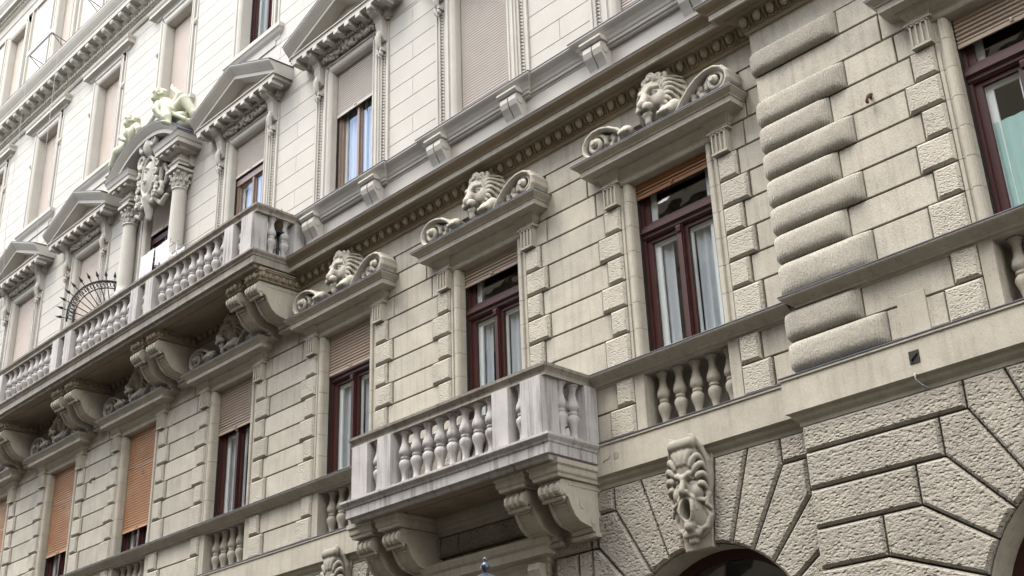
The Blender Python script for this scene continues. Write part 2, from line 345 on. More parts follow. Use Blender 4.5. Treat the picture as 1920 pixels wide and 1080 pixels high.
# --- lower storey stones
G=.011
def stone(xa,xb,za,zb,y0=0.,yf=0.,ch=.006,mt=None,name='ashlar_stone'):
    mb=MB(); mb.block(xa+G,xb-G,za+G,zb-G,y0+.07,y0+yf,ch); part(name,mb,mt or M_ash,B)
def quoin(xa,xb,za,zb,y0=0.): stone(xa,xb,za,zb,y0,-.045,.03,M_rough,'quoin_stone')
SM,LG,IN=1.10,1.225,.80
def quoin_w(k): return SM if k%2==0 else LG     # k=0 just under the corbel
def jamb(c,za,zb,y0):
    for s in (-1,1):
        pr=[(.80,.07),(.80,-.012),(.762,-.012),(.755,.004),(.728,.004),(.722,-.016),(.712,-.026),(.668,-.026),(.645,-.012),(WW,.02),(WW,.20),(WW+.03,.20),(WW+.03,.07)]
        pr=[(c+s*x,y0+y) for x,y in pr]
        if s<0: pr=pr[::-1]
        mb=MB(); mb.extz(pr[::-1],za+.003,zb-.003); part('jamb_stone',mb,M_trim,B)
rows=[(k,course(k+1),course(k)) for k in range(0,6)]
def win_stones(c,y0):
    for k,za,zb in rows:
        za_=za if k<5 else 7.16
        zq=za if k<5 else 7.175
        q=quoin_w(k); quoin(c-q,c-IN,zq,zb,y0); quoin(c+IN,c+q,zq,zb,y0); jamb(c,za_,zb,y0)
    jamb(c,Z9,9.656,y0)
    for zz,q in ((6.30,LG),(6.655,SM)):
        zq=zz if zz>6.5 else 6.262
        quoin(c-q,c-IN,zq,zz+.355,y0); quoin(c+IN,c+q,zq,zz+.355,y0)
        for s in (-1,1):
            mb=MB(); a,b=sorted((c+s*.645,c+s*IN)); mb.box(a+.002,b-.002,y0-.012,y0+.36,zz,zz+.3555); part('jamb_stone',mb,M_trim,B)
for i,c in enumerate(CX): win_stones(c,0.)
win_stones(PCX,PY)
for i in range(-1,7):
    # pier between window i+1 (left) and i (right)
    if i<0: xl0,xr0=CX[0],None
    else: xl0,xr0=CX[i+1],CX[i]
    for k,za,zb in rows:
        q=quoin_w(k); stone(xl0+q,(xr0-q) if xr0 is not None else PX-.02,za if k<5 else 7.175,zb)
    for zz,q in ((6.30,LG),(6.655,SM)): stone(xl0+q,(xr0-q) if xr0 is not None else PX-.02,zz,zz+.355)
    # corbel course and the two above
    r=xr0 if xr0 is not None else None
    if r is not None:
        j0,j1=xl0+1.23,r-1.24
        stone(xl0+1.0,j0,Z9,course(-1)); stone(j0,j1,Z9,course(-1)); stone(j1,r-1.0,Z9,course(-1))
        j0,j1=xl0+1.09,r-1.37
        stone(xl0+.95,j0,course(-1),course(-2)); stone(j0,j1,course(-1),course(-2)); stone(j1,r-.95,course(-1),course(-2))
        stone(xl0+1.25,r-1.2,course(-2),10.44)
    else:
        stone(xl0+1.0,xl0+1.23,Z9,course(-1)); stone(xl0+1.23,PX-.02,Z9,course(-1)); stone(xl0+.95,xl0+1.3,course(-1),course(-2)); stone(xl0+1.3,PX-.02,course(-1),course(-2)); stone(xl0+1.25,PX-.02,course(-2),10.44)
mb=MB(); mb.box(WX0,PX-.01,0,.07,10.452,10.78); part('frieze',mb,M_ash,B)
mb=MB(); mb.box(PX,PX1,PY,.07,10.452,10.78); part('frieze',mb,M_ash,B)
# --- pavilion courses: rolls
def roll(xr,za,zb):
    mb=MB(); za+=.006; zb-=.006; xl=PX-.03; zc=(za+zb)/2; hh=(zb-za)/2; n=12; rows_=[]
    # cushion: superellipse section, rounded left return and mitred right end
    def sec(t):  # t -1..1 -> outward bulge
        return (1-abs(t)**4.2)**(1/2.0)
    ts=[-math.cos(math.pi*j/n) for j in range(n+1)]
    xs=[(xl+.10,0.),]  # plan path handled below
    v=[];f=[]
    dep=.125
    path=[(-.0,.10),(-.0,.0),(.03,-.06),(.09,-.1),(.18,-.115)]
    cols=[]
    for j,t in enumerate(ts):
        b=sec(t); row=[]
        row+=[(xl+.05-.05*b,.02),(xl+.05-.05*b,PY+.03-.01*b),(xl+.06-.045*b,PY+.012-.06*b),(xl+.09-.03*b,PY+.006-.08*b),(xl+.14-.01*b,PY-.094*b),(xr-.12,PY-.094*b),(xr-.06+.03*(1-b),PY-.055*b),(xr-.004,PY-.02*b),(xr-.004,PY+.07)]
        cols.append([(x,y,zc+hh*t) for x,y in row])
    m_=len(cols[0]); v=[p for r_ in cols for p in r_]
    for j in range(n):
        for i_ in range(m_-1): f.append((j*m_+i_,j*m_+i_+1,(j+1)*m_+i_+1,(j+1)*m_+i_))
    mb.add(v,f,True); me=mb.mesh('roll_stone',M_roll); link('roll_stone',me,B)
RS,RL=2.53,2.775
pav=[(-2,RL),(-1,None),(0,RL),(1,RS),(2,RL),(3,RS),(4,RL),(5,RS),(6,RL)]
for idx,(kk,xr) in enumerate(pav):
    za,zb=course(kk+0),course(kk-1)
    if kk==-2: za,zb=course(-2),10.45
    if kk==-1: za,zb=course(-1),course(-2)
    if kk>=0: za,zb=course(kk),course(kk-1)
    if kk==0: za,zb=course(0),course(-1)
    if kk==6: za=7.175
    if xr: roll(xr,za,zb)
    if kk==-2: stone(xr,3.9,za,zb,PY); stone(3.9,5.4,za,zb,PY); continue
    if kk==-1: stone(PX,3.28,za,zb,PY); stone(3.28,3.75,za,zb,PY); continue
    if kk==0: stone(xr,3.41,za,zb,PY); stone(3.41,PCX-1.0,za,zb,PY); continue
    q=quoin_w(kk-1); stone(xr,PCX-q,za,zb,PY)
    stone(PCX+q,PX1-.02,za,zb,PY)
roll(RS,6.655,7.01); roll(RL,6.30,6.655)
stone(RS,PCX-SM,6.655,7.01,PY); stone(RL,PCX-LG,6.30,6.655,PY)
mb=MB(); mb.block(2.91,3.23,6.29,6.75,PY+.05,PY-.012,.004); part('patch_stone',mb,M_trim,B,label='smooth pale rectangular repair patch')
# --- mouldings of the lower storey
def course_obj(name,path,prof,mt,flash=None):
    o=part(name,MB().sweep(path,prof),mt,B)
    if flash:
        d,z=flash; part('flashing',MB().sweep(path,[(d-.05,z+.001),(d+.008,z+.001),(d+.008,z+.012),(-.06,z+.03)],True),M_flash,o)
    return o
main=[(WX0,0),(PX,0),(PX,PY),(PX1,PY)]
sill=[(-.05,6.99),(.012,6.99),(.015,7.015),(.045,7.02),(.05,7.045),(.07,7.06),(.11,7.085),(.155,7.115),(.165,7.13),(.165,7.145),(-.05,7.17)]
course_obj('sill_course',[(WX0,0),(PX+.01,0)],sill,M_trim,(.165,7.146))
course_obj('sill_course',[(PX+.18,.0),(PX+.18,PY),(PX1,PY)],sill,M_trim,(.165,7.146))
ledge=[(-.05,5.70),(.015,5.70),(.02,5.745),(.06,5.775),(.075,5.80),(.075,5.825),(.12,5.84),(.12,6.205),(.135,6.21),(.135,6.235),(-.05,6.262)]
course_obj('ledge_course',[(WX0,0),(PX+.01,0)],ledge,M_trim,(.135,6.238))
course_obj('ledge_course',[(PX,.0),(PX,PY),(PX1,PY)],ledge,M_trim,(.135,6.238))
corn=[(-.03,10.74),(.03,10.75),(.045,10.775),(.045,10.80),(.06,10.82),(.062,10.845),(.07,10.88),(.09,10.92),(.15,10.952),(.19,10.965),(.20,10.99),(.33,10.985),(.33,11.06),(.345,11.065),(.35,11.08),(.37,11.10),(.41,11.125),(.445,11.155),(.455,11.175),(.455,11.19),(-.03,11.225)]
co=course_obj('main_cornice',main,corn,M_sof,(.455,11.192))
# fascia strip keeps the lighter stone tone against the shade-darkened cornice
mb=MB().sweep(main,[(.3,10.986),(.333,10.984),(.333,11.061),(.3,11.065)]); part('fascia',mb,M_trim,co)
em=MB(); em.ball((0,-.115,10.885),(.055,.062,.082),8,6)
em.tube([(-.065,-.10,10.955),(-.072,-.10,10.90),(-.05,-.075,10.82),(0,-.06,10.80),(.05,-.075,10.82),(.072,-.10,10.90),(.065,-.10,10.955)],.012,5)
em.tube([(.1,-.145,10.955),(.1,-.10,10.86),(.1,-.06,10.80)],[.02,.016,.006],5)
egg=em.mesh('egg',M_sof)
x=-19.9
while x<PX-.1:
    link('egg',egg,co,(x,0,0)); x+=.2
x=PX+.02
while x<5.2: link('egg',egg,co,(x,PY,0)); x+=.2
# --- window head cornices with fluted corbels
hp_=[(-.05,9.735),(.032,9.74),(.035,9.755),(.05,9.765),(.05,9.79),(.08,9.82),(.10,9.85),(.10,9.875),(.27,9.905),(.27,9.98),(.285,9.985),(.29,10.0),(.33,10.03),(.36,10.055),(.36,10.07),(-.05,10.105)]
def corbel(parent,x,y0):
    mb=MB(); w=.118
    mb.box(x-w,x+w,y0-.075,y0+.02,9.395,9.70); fr=.02
    for k in range(4):
        xx=x-w+.012+k*(2*w-.044)/3; mb.box(xx,xx+.02,y0-.098,y0-.074,9.42,9.69)
    mb.box(x-w,x+w,y0-.098,y0-.074,9.395,9.425); mb.box(x-w,x+w,y0-.098,y0-.074,9.675,9.70)
    # capital: flaring block up to the cornice
    mb.sweep([(x-w,y0+.02),(x-w,y0-.06),(x+w,y0-.06),(x+w,y0+.02)],[(0,9.70),(.045,9.702),(.045,9.722),(.012,9.725),(.015,9.78),(.05,9.84),(.06,9.86),(.09,9.865),(.09,9.905),(0,9.905)])
    mb.box(x-w,x+w,y0-.06,y0+.02,9.70,9.90)
    part('corbel',mb,M_trim,parent)
def head(c,y0):
    x0,x1=c-.97,c+1.0
    mb=MB().sweep([(x0,y0+.05),(x0,y0),(x1,y0),(x1,y0+.05)],hp_)
    mb.box(c-.955,c+.985,y0-.02,y0+.06,9.86,10.0)
    # lintel with moulded face over the opening
    mb.extx([(y0+.5,9.662),(y0+.02,9.662),(y0-.015,9.668),(y0-.028,9.69),(y0-.028,9.87),(y0+.5,9.87)][::-1],c-.785,c+.785)
    o=part('window_cornice',mb,M_trim,B)
    part('flashing',MB().sweep([(x0,y0+.05),(x0,y0),(x1,y0),(x1,y0+.05)],[(.3,10.073),(.367,10.071),(.367,10.083),(.0,10.113)]),M_flash,o)
    corbel(o,c-.905,y0); corbel(o,c+.905,y0)
for c in CX[:7]: head(c,0.)
head(PCX,PY)
# --- balusters in the panels under the windows
def bal_prof(z0,z1,r):
    h=z1-z0
    P=[(0,.95),(.03,.95),(.035,.80),(.06,.72),(.10,.56),(.18,.52),(.26,.66),(.33,.90),(.385,1.),(.43,.93),(.46,.70),(.475,.62),(.485,.74),(.515,.74),(.525,.62),(.54,.70),(.57,.93),(.615,1.),(.67,.90),(.74,.66),(.82,.52),(.90,.56),(.94,.72),(.965,.80),(.97,.95),(1.,.95)]
    return [(r*b,z0+h*a) for a,b in P]
bm=MB().lathe(bal_prof(6.245,6.998,.085)).mesh('baluster',M_trim)
for c,y0 in [(c,0.) for c in CX]+[(PCX,PY)]:
    for k in range(5): link('baluster',bm,B,(c+.02+(k-2)*.255,y0+.16,0))
# ------------------------------------------------------------------ windows of the lower storey
def slats(parent,x0,x1,y,ztop,zbot,pitch,mt,bar=True):
    shallow=mt is M_slatr; hz=pitch*(.93 if shallow else .86); a_=.004 if shallow else .012; b_=.004 if shallow else .008
    me=MB().add([(x0,y+a_,0),(x1,y+a_,0),(x1,y-b_,hz*.3),(x0,y-b_,hz*.3),(x1,y-b_,hz*.75),(x0,y-b_,hz*.75),(x1,y+a_,hz),(x0,y+a_,hz)],[(0,1,2,3),(3,2,4,5),(5,4,6,7)]).mesh('slat',mt)
    z=zbot+.05
    while z<ztop:
        link('slat',me,parent,(0,0,z)); z+=pitch
    mb=MB().box(x0,x1,y-.012,y+.012,zbot,zbot+.045); mb.box(x0,x1,y+.014,y+.02,zbot+.02,ztop)
    xm=(x0+x1)/2; mb.tube([(xm,y-.012,zbot+.03),(xm,y-.05,zbot+.035),(xm,y-.05,zbot-.01)],.012,6)
    part('shutter_bar',mb,mt,parent)
def pane(parent,x0,x1,z0,z1,y):
    link('pane',MB().add([(x0,y,z0),(x1,y,z0),(x1,y,z1),(x0,y,z1)],[(0,1,2,3)]).mesh('pane',M_glass),parent)
def rails(mb,x0,x1,z0,z1,w,ya,yb):
    mb.box(x0,x0+w,ya,yb,z0,z1); mb.box(x1-w,x1,ya,yb,z0,z1); mb.box(x0+w,x1-w,ya,yb,z0,z0+w); mb.box(x0+w,x1-w,ya,yb,z1-w,z1)
def curtain(parent,x0,x1,z0,z1,y,mt,amp=.03,seed=0):
    n=max(16,int((x1-x0)/.016)); v=[]; rr=random.Random(seed); ph=rr.random()*6; nz_=4
    for j in range(nz_+1):
        for i in range(n+1):
            t=i/n; x=x0+(x1-x0)*t; a=amp*(.5+.6*(1-j/nz_)); v.append((x,y+a*math.sin(x*44+ph+.6*math.sin(x*13+ph)+j*.15),z0+(z1-z0)*j/nz_))
    f=[(j*(n+1)+i,j*(n+1)+i+1,(j+1)*(n+1)+i+1,(j+1)*(n+1)+i) for j in range(nz_) for i in range(n)]
    part('curtain',MB().add(v,f,True),mt,parent)
def lion_window(c,y0,zs,smt,i,curt=True,lace=False):
    Y=y0+.17; x0,x1=c-WW,c+WW; mb=MB()
    mb.box(x0+.001,x0+.06,Y,Y+.1,7.2,9.655); mb.box(x1-.06,x1-.001,Y,Y+.1,7.2,9.655)
    mb.box(x0+.06,x0+.09,Y+.03,Y+.1,7.2,9.655); mb.box(x1-.09,x1-.06,Y+.03,Y+.1,7.2,9.655)
    zt=8.84
    mb.extx([(Y+.1,zt),(Y+.01,zt),(Y-.02,zt+.03),(Y-.02,zt+.07),(Y-.055,zt+.09),(Y-.055,zt+.13),(Y-.03,zt+.15),(Y-.03,zt+.185),(Y+.0,zt+.205),(Y+.1,zt+.205)],x0+.02,x1-.02)
    mb.extx([(Y+.1,7.2),(Y-.03,7.2),(Y-.03,7.225),(Y+.02,7.26),(Y+.1,7.27)],x0,x1)
    mb.box(c-.042,c+.042,Y-.01,Y+.09,7.26,zt); mb.box(c-.03,c+.03,Y-.03,Y-.01,7.26,zt-.1)
    mb.extx([(Y-.01,zt-.12),(Y-.05,zt-.09),(Y-.06,zt-.03),(Y-.04,zt),(Y-.01,zt)],c-.035,c+.035)
    rails(mb,x0+.09,c-.042,7.27,zt,.05,Y+.03,Y+.08); rails(mb,c+.042,x1-.09,7.27,zt,.05,Y+.03,Y+.08); rails(mb,x0+.09,x1-.09,zt+.205,9.655,.045,Y+.03,Y+.08)
    o=part('window',mb,M_frame,B)
    pane(o,x0+.14,c-.092,7.32,zt-.05,Y+.05); pane(o,c+.092,x1-.14,7.32,zt-.05,Y+.05); pane(o,x0+.135,x1-.135,zt+.25,9.61,Y+.05)
    mb=MB(); rails(mb,x0+.12,c-.02,7.27,zt,.105,Y+.085,Y+.11); rails(mb,c+.02,x1-.12,7.27,zt,.105,Y+.085,Y+.11); rails(mb,x0+.12,x1-.12,zt+.16,9.655,.10,Y+.085,Y+.11)
    mb.box(x0+.02,x0+.05,Y+.1,Y+.3,7.2,9.67); mb.box(x1-.05,x1-.02,Y+.1,Y+.3,7.2,9.67)
    part('inner_sash',mb,M_white,o)
    if zs<9.66: slats(o,x0+.02,x1-.02,Y-.05,9.67,zs,.052,smt)
    mb=MB(); mb.box(x0+.001,x0+.018,Y-.04,Y,7.2,9.655); mb.box(x1-.018,x1-.001,Y-.04,Y,7.2,9.655); part('shutter_guide',mb,M_dark,o)
    if curt:
        curtain(o,x0+.10,c-.24,7.25,8.85,Y+.155,M_curt,.028,i); curtain(o,c-.14,c+.02,7.25,8.85,Y+.16,M_curt,.028,i+5); curtain(o,c+.13,c+.36,7.25,8.85,Y+.155,M_curt,.028,i+9)
    if lace: curtain(o,x0+.1,x1-.1,7.25,8.35,Y+.085,M_lace,.012,3)
    return o
o=lion_window(CX[0],0,9.43,M_slatw,1); o['label']='dark red window with a varnished brown shutter barely lowered'
lion_window(CX[1],0,9.37,M_slat,2)
lion_window(CX[2],0,8.96,M_slat,3)
lion_window(CX[3],0,8.80,M_slat,4)
o=lion_window(CX[4],0,7.66,M_slato,5,False); o['label']='window almost covered by an orange shutter'
lion_window(CX[5],0,7.80,M_slato,6,False)
lion_window(CX[6],0,7.80,M_slato,7,False)
lion_window(CX[7],0,8.3,M_slato,8,False)
o=lion_window(PCX,PY,9.28,M_slat,10,False,True); o['label']='dark red window with aqua lace half curtain'
# ------------------------------------------------------------------ ground storey: voussoir arches
ZC,RA=3.35,1.40
def radial(th,z=None,r=None):
    return (math.sin(th)*r,ZC+math.cos(th)*r)
TH=[math.radians(a) for a in (7.8,18.6,30.6,42.6,56,70,84)]
TOPZ=[5.70,5.70,5.405,5.005,4.595,4.18,3.77]
def vx(k): return math.tan(TH[k])*(TOPZ[k]-ZC)
def voussoir(cx,y0,pts,side):
    P=[(cx+side*x,z) for x,z in pts]
    if side<0: P=P[::-1]
    # shrink for the joint
    n=len(P); q=[]
    for i in range(n):
        p0=Vector(P[i-1]);p1=Vector(P[i]);p2=Vector(P[(i+1)%n]); a=(p1-p0).normalized(); b=(p2-p1).normalized(); na=Vector((-a.y,a.x)); nb=Vector((-b.y,b.x)); k=na+nb; k=k/max(k.dot(na),.3); q.append(p1+k*.011)
    mb=MB(); mb.poly([(p.x,p.y) for p in q],y0+.065,y0-.045,.030); part('voussoir_stone',mb,M_rust,B)
def arch(cx,y0,xlim_l,xlim_r,lowrows=True):
    for side in (-1,1):
        lim=(xlim_r-cx) if side>0 else (cx-xlim_l)
        for k in range(6):
            a=radial(TH[k],r=RA); b=radial(TH[k+1],r=RA)
            am=radial((TH[k]+TH[k+1])/2,r=RA)
            if k==0: pts=[am,b,(vx(1),5.70),(vx(0),5.70),a]
            elif k==1: pts=[am,b,(vx(2),5.405),(vx(2),5.70),(vx(1),5.70),a]
            else:
                z0=TOPZ[k]; z1=TOPZ[k+1]; xk=vx(k); x1=vx(k+1)
                if x1<=lim+.03: pts=[am,b,(x1,z1),(x1,z0),(xk,z0),a]
                else:
                    xl=lim
                    if xk<lim-.02:
                        zb=ZC+xl/math.tan(TH[k+1]); pts=[am,b,(xl,zb),(xl,z0),(xk,z0),a] if zb<z0 else [am,b,(xl,z0),(xk,z0),a]
                    else:
                        zb=ZC+xl/math.tan(TH[k+1]); za=ZC+xl/math.tan(TH[k]); pts=[am,b,(xl,zb),(xl,za),a]
            voussoir(cx,y0,pts,side)
        # filler stones between the stepped voussoirs and the limit
        for k in (2,3,4,5):
            z1=TOPZ[k]; z0=TOPZ[k-1] if k>2 else 5.70; xa=vx(k)
            if xa<lim-.05: voussoir(cx,y0,[(xa,z1),(lim,z1),(lim,z0),(xa,z0)],side)
    # intrados, door-light and fan frame
    n=28; mb=MB()
    for j in range(n):
        a0=-math.pi/2+math.pi*j/n; a1=a0+math.pi/n
        p=[radial(a0,r=RA),radial(a1,r=RA)]
        mb.add([(cx+p[0][0],y0+.02,p[0][1]),(cx+p[1][0],y0+.02,p[1][1]),(cx+p[1][0],y0+.62,p[1][1]),(cx+p[0][0],y0+.62,p[0][1])],[(0,3,2,1)])
        # wall plate behind the stones
        q=[(cx+math.sin(a)*RA,ZC+math.cos(a)*RA) for a in (a0,a1)]
        mb.add([(q[0][0],y0+.10,q[0][1]),(q[1][0],y0+.10,q[1][1]),(q[1][0],y0+.10,5.9),(q[0][0],y0+.10,5.9)],[(0,1,2,3)])
    for s in (-1,1):
        xa,xb=sorted((cx+s*RA,cx+s*1.7)); mb.box(xa,xb,y0+.10,y0+.62,.12,5.88)
    part('arch_wall',mb,M_trim,B)
    fr=MB()
    for j in range(n):
        a0=-math.pi/2+math.pi*j/n; a1=a0+math.pi/n; v=[]
        for r_ in (RA,RA-.11):
            for a in (a0,a1): x_,z_=radial(a,r=r_); v+=[(cx+x_,y0+.40,z_),(cx+x_,y0+.47,z_)]
        fr.add(v,[(0,2,6,4),(1,5,7,3),(4,6,7,5)])
    fr.box(cx-RA,cx+RA,y0+.40,y0+.47,ZC-.06,ZC+.06); fr.box(cx-RA,cx-RA+.11,y0+.4,y0+.47,.12,ZC); fr.box(cx+RA-.11,cx+RA,y0+.4,y0+.47,.12,ZC); fr.box(cx-.05,cx+.05,y0+.4,y0+.47,.12,ZC-.06)
    w=part('arched_window',fr,M_frame,B)
    gl=MB(); v=[(cx,y0+.435,ZC)]+[(cx+math.sin(-math.pi/2+math.pi*j/n)*(RA-.1),y0+.435,ZC+math.cos(-math.pi/2+math.pi*j/n)*(RA-.1)) for j in range(n+1)]
    gl.add(v,[(0,j+1,j+2) for j in range(n)]); gl.add([(cx-RA,y0+.435,.12),(cx+RA,y0+.435,.12),(cx+RA,y0+.435,ZC),(cx-RA,y0+.435,ZC)],[(0,1,2,3)]); part('pane',gl,M_glass,w)
def keystone(cx,y0):
    mb=MB(); mb.poly([(cx-.195,4.70),(cx+.195,4.70),(cx+.325,5.86),(cx-.325,5.86)],y0+.09,y0-.04,.012); part('keystone',mb,M_trim,B)
arch(.0,0,-1.63,PX-.005); keystone(0.,0)
arch(CX[2],0,CX[2]-1.68,-5.25); keystone(CX[2],0)
arch(CX[3],0,CX[3]-1.68,CX[3]+1.68); arch(CX[4],0,CX[4]-1.68,CX[4]+1.68)
arch(PCX,PY,PX,PX1); keystone(PCX,PY)
# wall round the portal, with its courses
mb=MB(); mb.box(CX[1]-1.72,CX[1]-1.05,.08,.6,.12,5.88); mb.box(CX[1]+1.05,-1.7,.08,.6,.12,5.88); mb.box(CX[1]-1.06,CX[1]+1.06,.08,.6,4.8,5.88)
mb.box(WX0,CX[4]-1.69,.08,.6,.12,5.88); part('arch_wall',mb,M_trim,B)
def rust(xa,xb,za,zb):
    mb=MB(); mb.block(xa+.011,xb-.011,za+.011,zb-.011,.065,-.045,.030); part('voussoir_stone',mb,M_rust,B)
for a,b in ((-5.25,-4.45),(-4.45,-4.07),(-4.07,-2.60),(-2.60,-1.63)): rust(a,b,5.405,5.70)
rust(-5.25,-4.42,5.005,5.405); rust(-2.48,-1.63,5.005,5.405); rust(-5.25,-4.75,4.595,5.005); rust(-2.25,-1.86,4.595,5.005)
rust(-1.86,-1.63,4.595,5.005); rust(-2.25,-1.63,4.18,4.595); rust(-2.25,-1.63,3.77,4.18)
mb=MB().sweep([(-4.36,.1),(-4.36,0),(-2.42,0),(-2.42,.1)],[(-.05,4.72),(.03,4.72),(.03,4.84),(.05,4.86),(.05,4.98),(.09,5.01),(.09,5.04),(.20,5.06),(.20,5.16),(.235,5.19),(.26,5.25),(.26,5.28),(-.05,5.32)])
mb.box(-4.36,-2.42,-.02,.3,4.4,4.9)
p_=part('portal',mb,M_trim,B)
for s in (-1,1):
    xx=CX[1]+s*.86; m2=MB(); pr=[(.0,4.98),(-.16,4.98),(-.17,4.9),(-.12,4.8),(-.09,4.6),(-.07,4.45),(0,4.40)]; m2.extx(pr[::-1],xx-.1,xx+.1); part('bracket',m2,M_trim,p_)
mb=MB(); mb.box(CX[1]-1.05,CX[1]+1.05,.45,.52,.12,4.85); part('door',mb,M_door,p_)
# ------------------------------------------------------------------ upper storeys
HU=.366
def ustone(xa,xb,za,zb,y0=0.): 
    mb=MB(); mb.block(xa+.003,xb-.003,za+.003,zb-.003,y0+.035,y0,.004); part('facing_stone',mb,M_up,B)
def fill(xa,xb,z0,z1,ref,y0=0.,joint=None):
    k=math.ceil((z0-ref)/HU-1e-6); zs=[z0]+[ref+HU*j for j in range(k,200) if z0+.02<ref+HU*j<z1-.02]+[z1]
    for a,b in zip(zs[:-1],zs[1:]):
        kk=int(round((a-ref)/HU)) if a!=z0 else math.floor((z0-ref)/HU+1e-6)
        if joint is not None and kk%2==0: ustone(xa,joint,a,b,y0); ustone(joint,xb,a,b,y0)
        else: ustone(xa,xb,a,b,y0)
REF=12.547
for i in range(0,7):
    xa,xb=CX[i+1]+1.07,CX[i]-1.07; mid=(xa+xb)/2
    fill(xa,xb,12.15,15.16,REF,0,mid)
    fill(xa-.1,xb+.1,15.16,16.95,REF,0,mid)
    fill(xa+.02 if 0 else CX[i+1]+.86,CX[i]-.86,16.95,20.45,REF,0,mid)
fill(CX[0]+1.07,PX-.01,12.15,16.9,REF)
for i in range(8):
    c=CX[i]; fill(c-.86 if 0 else c-.97,c+.97,15.9 if i!=4 else 16.3,16.6,REF)
    mb=MB(); mb.box(c-.97,c+.97,0,.03,16.6,17.0); part('apron',mb,M_up,B)
# band between main cornice and the sills
mb=MB(); mb.box(WX0,PX,0,.04,11.20,11.95); mb.box(WX0,PX,-.03,0.,11.20,11.50); part('plinth_band',mb,M_uptrim,B)
mb=MB(); mb.box(PX+.0,PX1,PY-.03,PY+.04,11.2,11.95); part('plinth_band',mb,M_uptrim,B)
us=[(-.04,11.86),(.012,11.86),(.012,11.89),(.04,11.895),(.045,11.93),(.06,11.945),(.075,11.985),(.115,12.04),(.165,12.085),(.185,12.11),(.185,12.135),(-.04,12.16)]
path=[(WX0,0)]
for c in CX[::-1]: path+=[(c-1.17,0),(c-1.17,-.05),(c+1.05,-.05),(c+1.05,0)]
path+=[(PX,0)]
uo=course_obj('upper_sill_course',path,us,M_uptrim,(.185,12.137))
# S-consoles under the upper sills
def scroll_profile(y0,z0,hh,dd):
    return [(0,z0+hh),(-dd,z0+hh),(-dd*1.12,z0+hh*.9),(-dd*1.15,z0+hh*.78),(-dd*1.02,z0+hh*.62),(-dd*.72,z0+hh*.45),(-dd*.5,z0+hh*.3),(-dd*.42,z0+hh*.16),(-dd*.5,z0+hh*.06),(-dd*.5,z0),(0,z0)]
cm=MB(); pr=scroll_profile(0,0,.5,.20)
for a,b in ((-.165,-.012),(.012,.165)): cm.extx(pr[::-1],a,b)
cm.box(-.16,.16,-.09,0,.003,.45); cm.extx([(0,.5),(-.23,.5),(-.26,.54),(-.26,.57),(0,.57)][::-1],-.20,.20); cm.extx([(0,0),(-.12,0),(-.12,.05),(0,.05)],-.17,.17); 
for s in (-1,1): cm.cylx(s*.165,s*.178,-.135,.38,.055) if s>0 else cm.cylx(-.178,-.165,-.135,.38,.055)
cme=cm.mesh('scroll_console',M_uptrim)
for c in CX[:7]:
    for s in (-.92,.78): link('scroll_console',cme,uo,(c+s,0,11.43))
# ---- upper windows
def upper_frame(c,z0,z1,Y,mt,hw=.6,trans=None,split=True):
    mb=MB(); rails(mb,c-hw,c+hw,z0,z1,.07,Y,Y+.1)
    zt=trans if trans else z1
    if split: mb.box(c-.028,c+.028,Y-.01,Y+.09,z0,zt)
    if trans: mb.box(c-hw,c+hw,Y-.02,Y+.1,trans,trans+.13)
    o=part('window',mb,mt,B)
    m2=MB(); rails(m2,c-hw+.07,c-.028,z0+.07,zt,.04,Y+.03,Y+.08); rails(m2,c+.028,c+hw-.07,z0+.07,zt,.04,Y+.03,Y+.08); part('sash',m2,mt,o)
    pane(o,c-hw+.11,c-.068,z0+.11,zt-.04,Y+.04); pane(o,c+.068,c+hw-.11,z0+.11,zt-.04,Y+.04)
    if trans: pane(o,c-hw+.07,c+hw-.07,trans+.13,z1-.07,Y+.04)
    m3=MB(); rails(m3,c-hw+.07,c-.02,z0+.05,zt,.09,Y+.085,Y+.11); rails(m3,c+.02,c+hw-.07,z0+.05,zt,.09,Y+.085,Y+.11); part('inner_sash',m3,M_white,o)
    m4=MB(); m4.box(c-hw+.001,c-hw+.016,Y-.04,Y,z0,z1-.003); m4.box(c+hw-.016,c+hw-.001,Y-.04,Y,z0,z1-.003); part('shutter_guide',m4,M_dark,o)
    return o
def arch_prof(c,s,hw,y0,w):
    p=[(hw+w,.03),(hw+w,-.055),(hw+w-.05,-.055),(hw+w-.055,-.03),(hw+w-.10,-.03),(hw+w-.105,-.045),(hw+.05,-.045),(hw+.02,-.025),(hw,.0),(hw,.32),(hw+.03,.32),(hw+.03,.03)]
    p=[(c+s*x,y0+y) for x,y in p]; return p if s<0 else p[::-1]
up=[(0,12.2,M_slatp,M_frame2),(1,12.2,M_slatp,M_frame2),(2,13.95,M_slatp,M_frame2),(3,14.16,M_slatp,M_frame2),(4,14.2,M_slatp,M_frame),(5,12.2,M_slatr,M_frame),(6,12.2,M_slatr,M_frame),(7,12.2,M_slatr,M_frame)]
# carved strip for the side piers: little leaf teeth
def strip_mesh(z0,z1):
    mb=MB(); z=z0
    while z<z1:
        mb.add([(-.05,-.02,z),(0,-.02,z+.02),(.05,-.02,z),(0,-.045,z+.045),(-.05,-.02,z+.055),(.05,-.02,z+.055)],[(0,1,3),(1,2,3),(0,3,4),(2,5,3),(4,3,5)]); z+=.062
    return mb
sm_=strip_mesh(12.2,14.55).mesh('carved_strip',M_uptrim)
br=MB(); bp=[(0,1.02),(-.30,1.02),(-.335,.98),(-.35,.92),(-.33,.85),(-.27,.80),(-.20,.78),(-.15,.70),(-.125,.55),(-.11,.40),(-.07,.32),(0,.32)]
br.extx(bp[::-1],-.085,.085)
for s in (-1,1):
    a,b=sorted((s*.085,s*.10)); br.cylx(a,b,-.22,.91,.085); a,b=sorted((s*.10,s*.112)); br.cylx(a,b,-.22,.91,.035)
